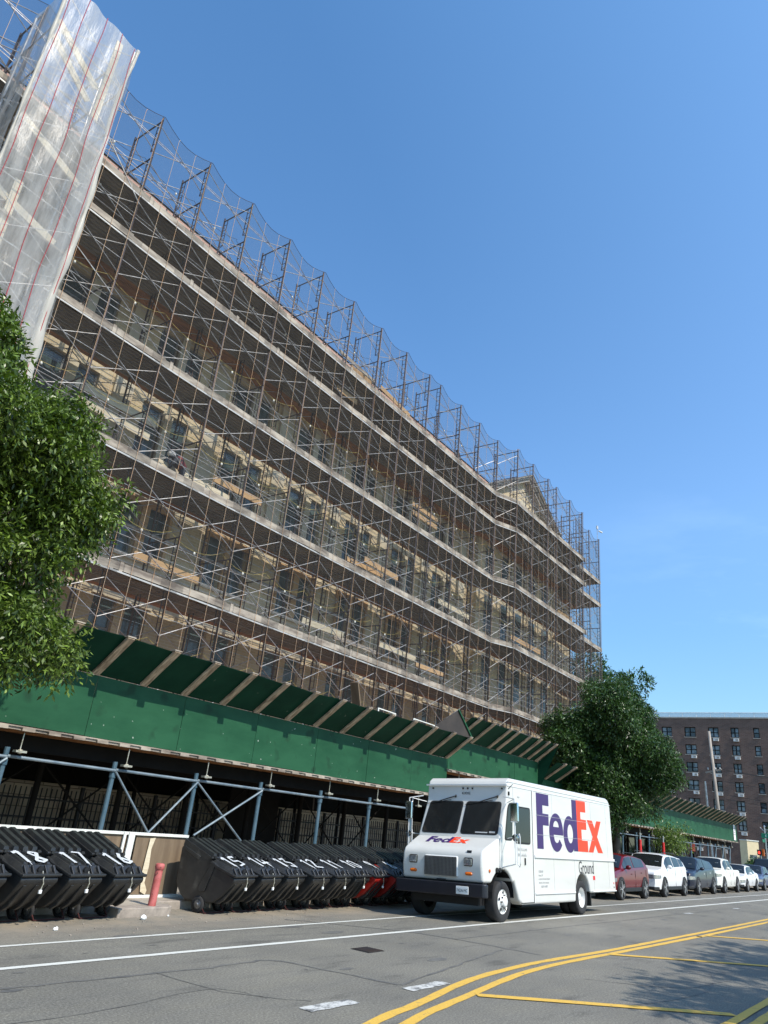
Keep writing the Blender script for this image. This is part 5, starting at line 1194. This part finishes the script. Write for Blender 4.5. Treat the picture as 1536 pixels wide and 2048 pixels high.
# ------------------------------------------------------------------ workers on the scaffold
def person(label, loc, joints, rad, facing, cloth, helmet=None, vest=None):
    t = thing('person', label, 'person', loc); t.rotation_euler = (0, 0, facing)
    me = bpy.data.meshes.new('body'); names = list(joints); idx = {n: i for i, n in enumerate(names)}
    E_ = [('pelvis', 'chest'), ('chest', 'neck'), ('neck', 'head'), ('head', 'crown'), ('chest', 'sl'), ('sl', 'el'), ('el', 'hl'), ('chest', 'sr'), ('sr', 'er'), ('er', 'hr'), ('pelvis', 'kl0'), ('kl0', 'kl'), ('kl', 'fl'), ('fl', 'tl'), ('pelvis', 'kr0'), ('kr0', 'kr'), ('kr', 'fr'), ('fr', 'tr')]
    me.from_pydata([joints[n] for n in names], [(idx[a], idx[b]) for a, b in E_], []); o = bpy.data.objects.new('body', me); COL.objects.link(o); o.parent = t
    sk = o.modifiers.new('skin', 'SKIN'); me.materials.append(M[cloth])
    for i, n in enumerate(names): me.skin_vertices[0].data[i].radius = (rad.get(n, .06),) * 2
    me.skin_vertices[0].data[idx['pelvis']].use_root = True; s = o.modifiers.new('sub', 'SUBSURF'); s.levels = 1; s.render_levels = 2
    if helmet: h = Vector(joints['head']); MB().ball((h.x, h.y, h.z + .05), (.13, .15, .11), 12, 8).build('helmet', helmet, t, smooth=True)
    if vest:
        c = Vector(joints['chest']); p = Vector(joints['pelvis']); MB().tube(p + Vector((0, 0, .05)), c + Vector((0, 0, .12)), .165, 10, .18).build('vest', vest, t, smooth=True)
    return t
J = dict(pelvis=(0, 0, .92), chest=(0, .05, 1.32), neck=(0, .07, 1.5), head=(0, .09, 1.62), crown=(0, .1, 1.72), sl=(.2, .05, 1.42), el=(.27, .1, 1.14), hl=(.2, .3, 1.05), sr=(-.2, .05, 1.42), er=(-.27, .12, 1.14), hr=(-.2, .32, 1.08), kl0=(.1, 0, .86), kl=(.12, .03, .48), fl=(.12, 0, .06), tl=(.12, .16, .03), kr0=(-.1, 0, .86), kr=(-.12, .04, .48), fr=(-.12, -.02, .06), tr=(-.12, .14, .03))
Rd = dict(pelvis=.15, chest=.16, neck=.06, head=.10, crown=.07, sl=.08, el=.05, hl=.04, sr=.08, er=.05, hr=.04, kl0=.10, kl=.07, fl=.05, tl=.04, kr0=.10, kr=.07, fr=.05, tr=.04)
J2 = dict(J); J2.update(pelvis=(0, 0, .85), chest=(0, .28, 1.12), neck=(0, .38, 1.22), head=(0, .47, 1.26), crown=(0, .56, 1.28), sl=(.2, .32, 1.12), el=(.25, .42, .9), hl=(.15, .5, .75), sr=(-.2, .32, 1.12), er=(-.25, .42, .9), hr=(-.15, .5, .78))
M['vest'] = mat('red_vest', (.16, .03, .035), .8)
person('worker in dark red vest bending over on the fourth scaffold deck at the left', (13.5, 18.85, 10.86), J2, Rd, 1.2, 'cloth', 'acwhite', 'vest')
person('worker in dark clothes standing on the top scaffold deck near the gable', (31.0, 18.8, 19.34), J, Rd, .4, 'cloth', None, None)

# ------------------------------------------------------------------ world, sun, camera
SUN_EL = R(48.5)
w = bpy.data.worlds.new('World'); S.world = w; w.use_nodes = True; nt = w.node_tree; nt.nodes.clear()
out = nt.nodes.new('ShaderNodeOutputWorld'); bg = nt.nodes.new('ShaderNodeBackground'); sky = nt.nodes.new('ShaderNodeTexSky')
sky.sky_type = 'NISHITA'; sky.sun_disc = False; sky.sun_elevation = SUN_EL; sky.sun_rotation = R(180 + 4); sky.air_density = 1.0; sky.dust_density = .3; sky.ozone_density = 3.0; sky.altitude = 50
# thin cirrus low in the east
tc = nt.nodes.new('ShaderNodeTexCoord'); mp = nt.nodes.new('ShaderNodeMapping'); mp.inputs['Scale'].default_value = (1.2, 1.2, 4.5); mp.inputs['Rotation'].default_value = (0, .5, .3)
nt.links.new(tc.outputs['Generated'], mp.inputs[0]); n = noise(nt, mp.outputs[0], 2.2, 7, .62)
sep = nt.nodes.new('ShaderNodeSeparateXYZ'); nt.links.new(tc.outputs['Generated'], sep.inputs[0])
m1 = nt.nodes.new('ShaderNodeMapRange'); m1.inputs[1].default_value = .86; m1.inputs[2].default_value = .97; nt.links.new(sep.outputs[0], m1.inputs[0])
c = ramp(nt, n, [(.50, (0,) * 3), (.78, (.13,) * 3)]); ml = nt.nodes.new('ShaderNodeMath'); ml.operation = 'MULTIPLY'; nt.links.new(c, ml.inputs[0]); nt.links.new(m1.outputs[0], ml.inputs[1])
col = mixc(nt, sky.outputs[0], (7.5, 8.2, 9.0), ml.outputs[0])
hs = nt.nodes.new('ShaderNodeHueSaturation'); hs.inputs['Saturation'].default_value = 1.07; nt.links.new(col, hs.inputs['Color']); col = hs.outputs[0]
zr = ramp(nt, sep.outputs[2], [(0, (.60, .60, .60)), (.12, (.72, .72, .68)), (.25, (.80, .84, .82)), (.38, (1, 1, 1)), (1, (.80, .98, 1))])
col = mixc(nt, col, zr, 1., 'MULTIPLY'); my = nt.nodes.new('ShaderNodeMapRange'); my.inputs[1].default_value = .45; my.inputs[2].default_value = -.15; nt.links.new(sep.outputs[1], my.inputs[0])
mz = nt.nodes.new('ShaderNodeMath'); mz.operation = 'MULTIPLY'; nt.links.new(my.outputs[0], mz.inputs[0]); nt.links.new(sep.outputs[2], mz.inputs[1])
col = mixc(nt, col, mixc(nt, (1, 1, 1), (1.75, 1.45, 1.3), mz.outputs[0]), 1., 'MULTIPLY'); col = mixc(nt, col, (1.10, 1.28, 1.34), 1., 'MULTIPLY'); nt.links.new(col, bg.inputs[0]); bg.inputs[1].default_value = .15; nt.links.new(bg.outputs[0], out.inputs[0])
sl = bpy.data.lights.new('sun', 'SUN'); sl.energy = 4.4; sl.angle = R(.53); sl.color = (1, .93, .82); so = bpy.data.objects.new('sun', sl); COL.objects.link(so)
az = R(-4)   # towards the sun: almost straight across the street, a touch from the left
ds = Vector((math.sin(az) * math.cos(SUN_EL), -math.cos(az) * math.cos(SUN_EL), math.sin(SUN_EL))); so.rotation_euler = ds.to_track_quat('Z', 'Y').to_euler()
cam = bpy.data.cameras.new('camera'); co = bpy.data.objects.new('camera', cam); COL.objects.link(co); S.camera = co
cam.sensor_fit = 'HORIZONTAL'; cam.sensor_width = 36; cam.lens = 36 * 1460 / 1536; cam.clip_end = 1500; cam.clip_start = .1
rt = Vector((0.5708935, -0.81547872, 0.09526312)); upv = Vector((-0.36861267, -0.15090302, 0.91725295)); fw = Vector((0.73362477, 0.55876894, 0.38674534))
co.matrix_world = Matrix(((rt.x, upv.x, -fw.x, 0), (rt.y, upv.y, -fw.y, 0), (rt.z, upv.z, -fw.z, 1.7), (0, 0, 0, 1)))
S.view_settings.view_transform = 'Standard'; S.view_settings.look = 'None'; S.view_settings.exposure = .37; S.view_settings.gamma = 1
S.render.engine = 'CYCLES'; S.cycles.transparent_max_bounces = 16; S.cycles.max_bounces = 6
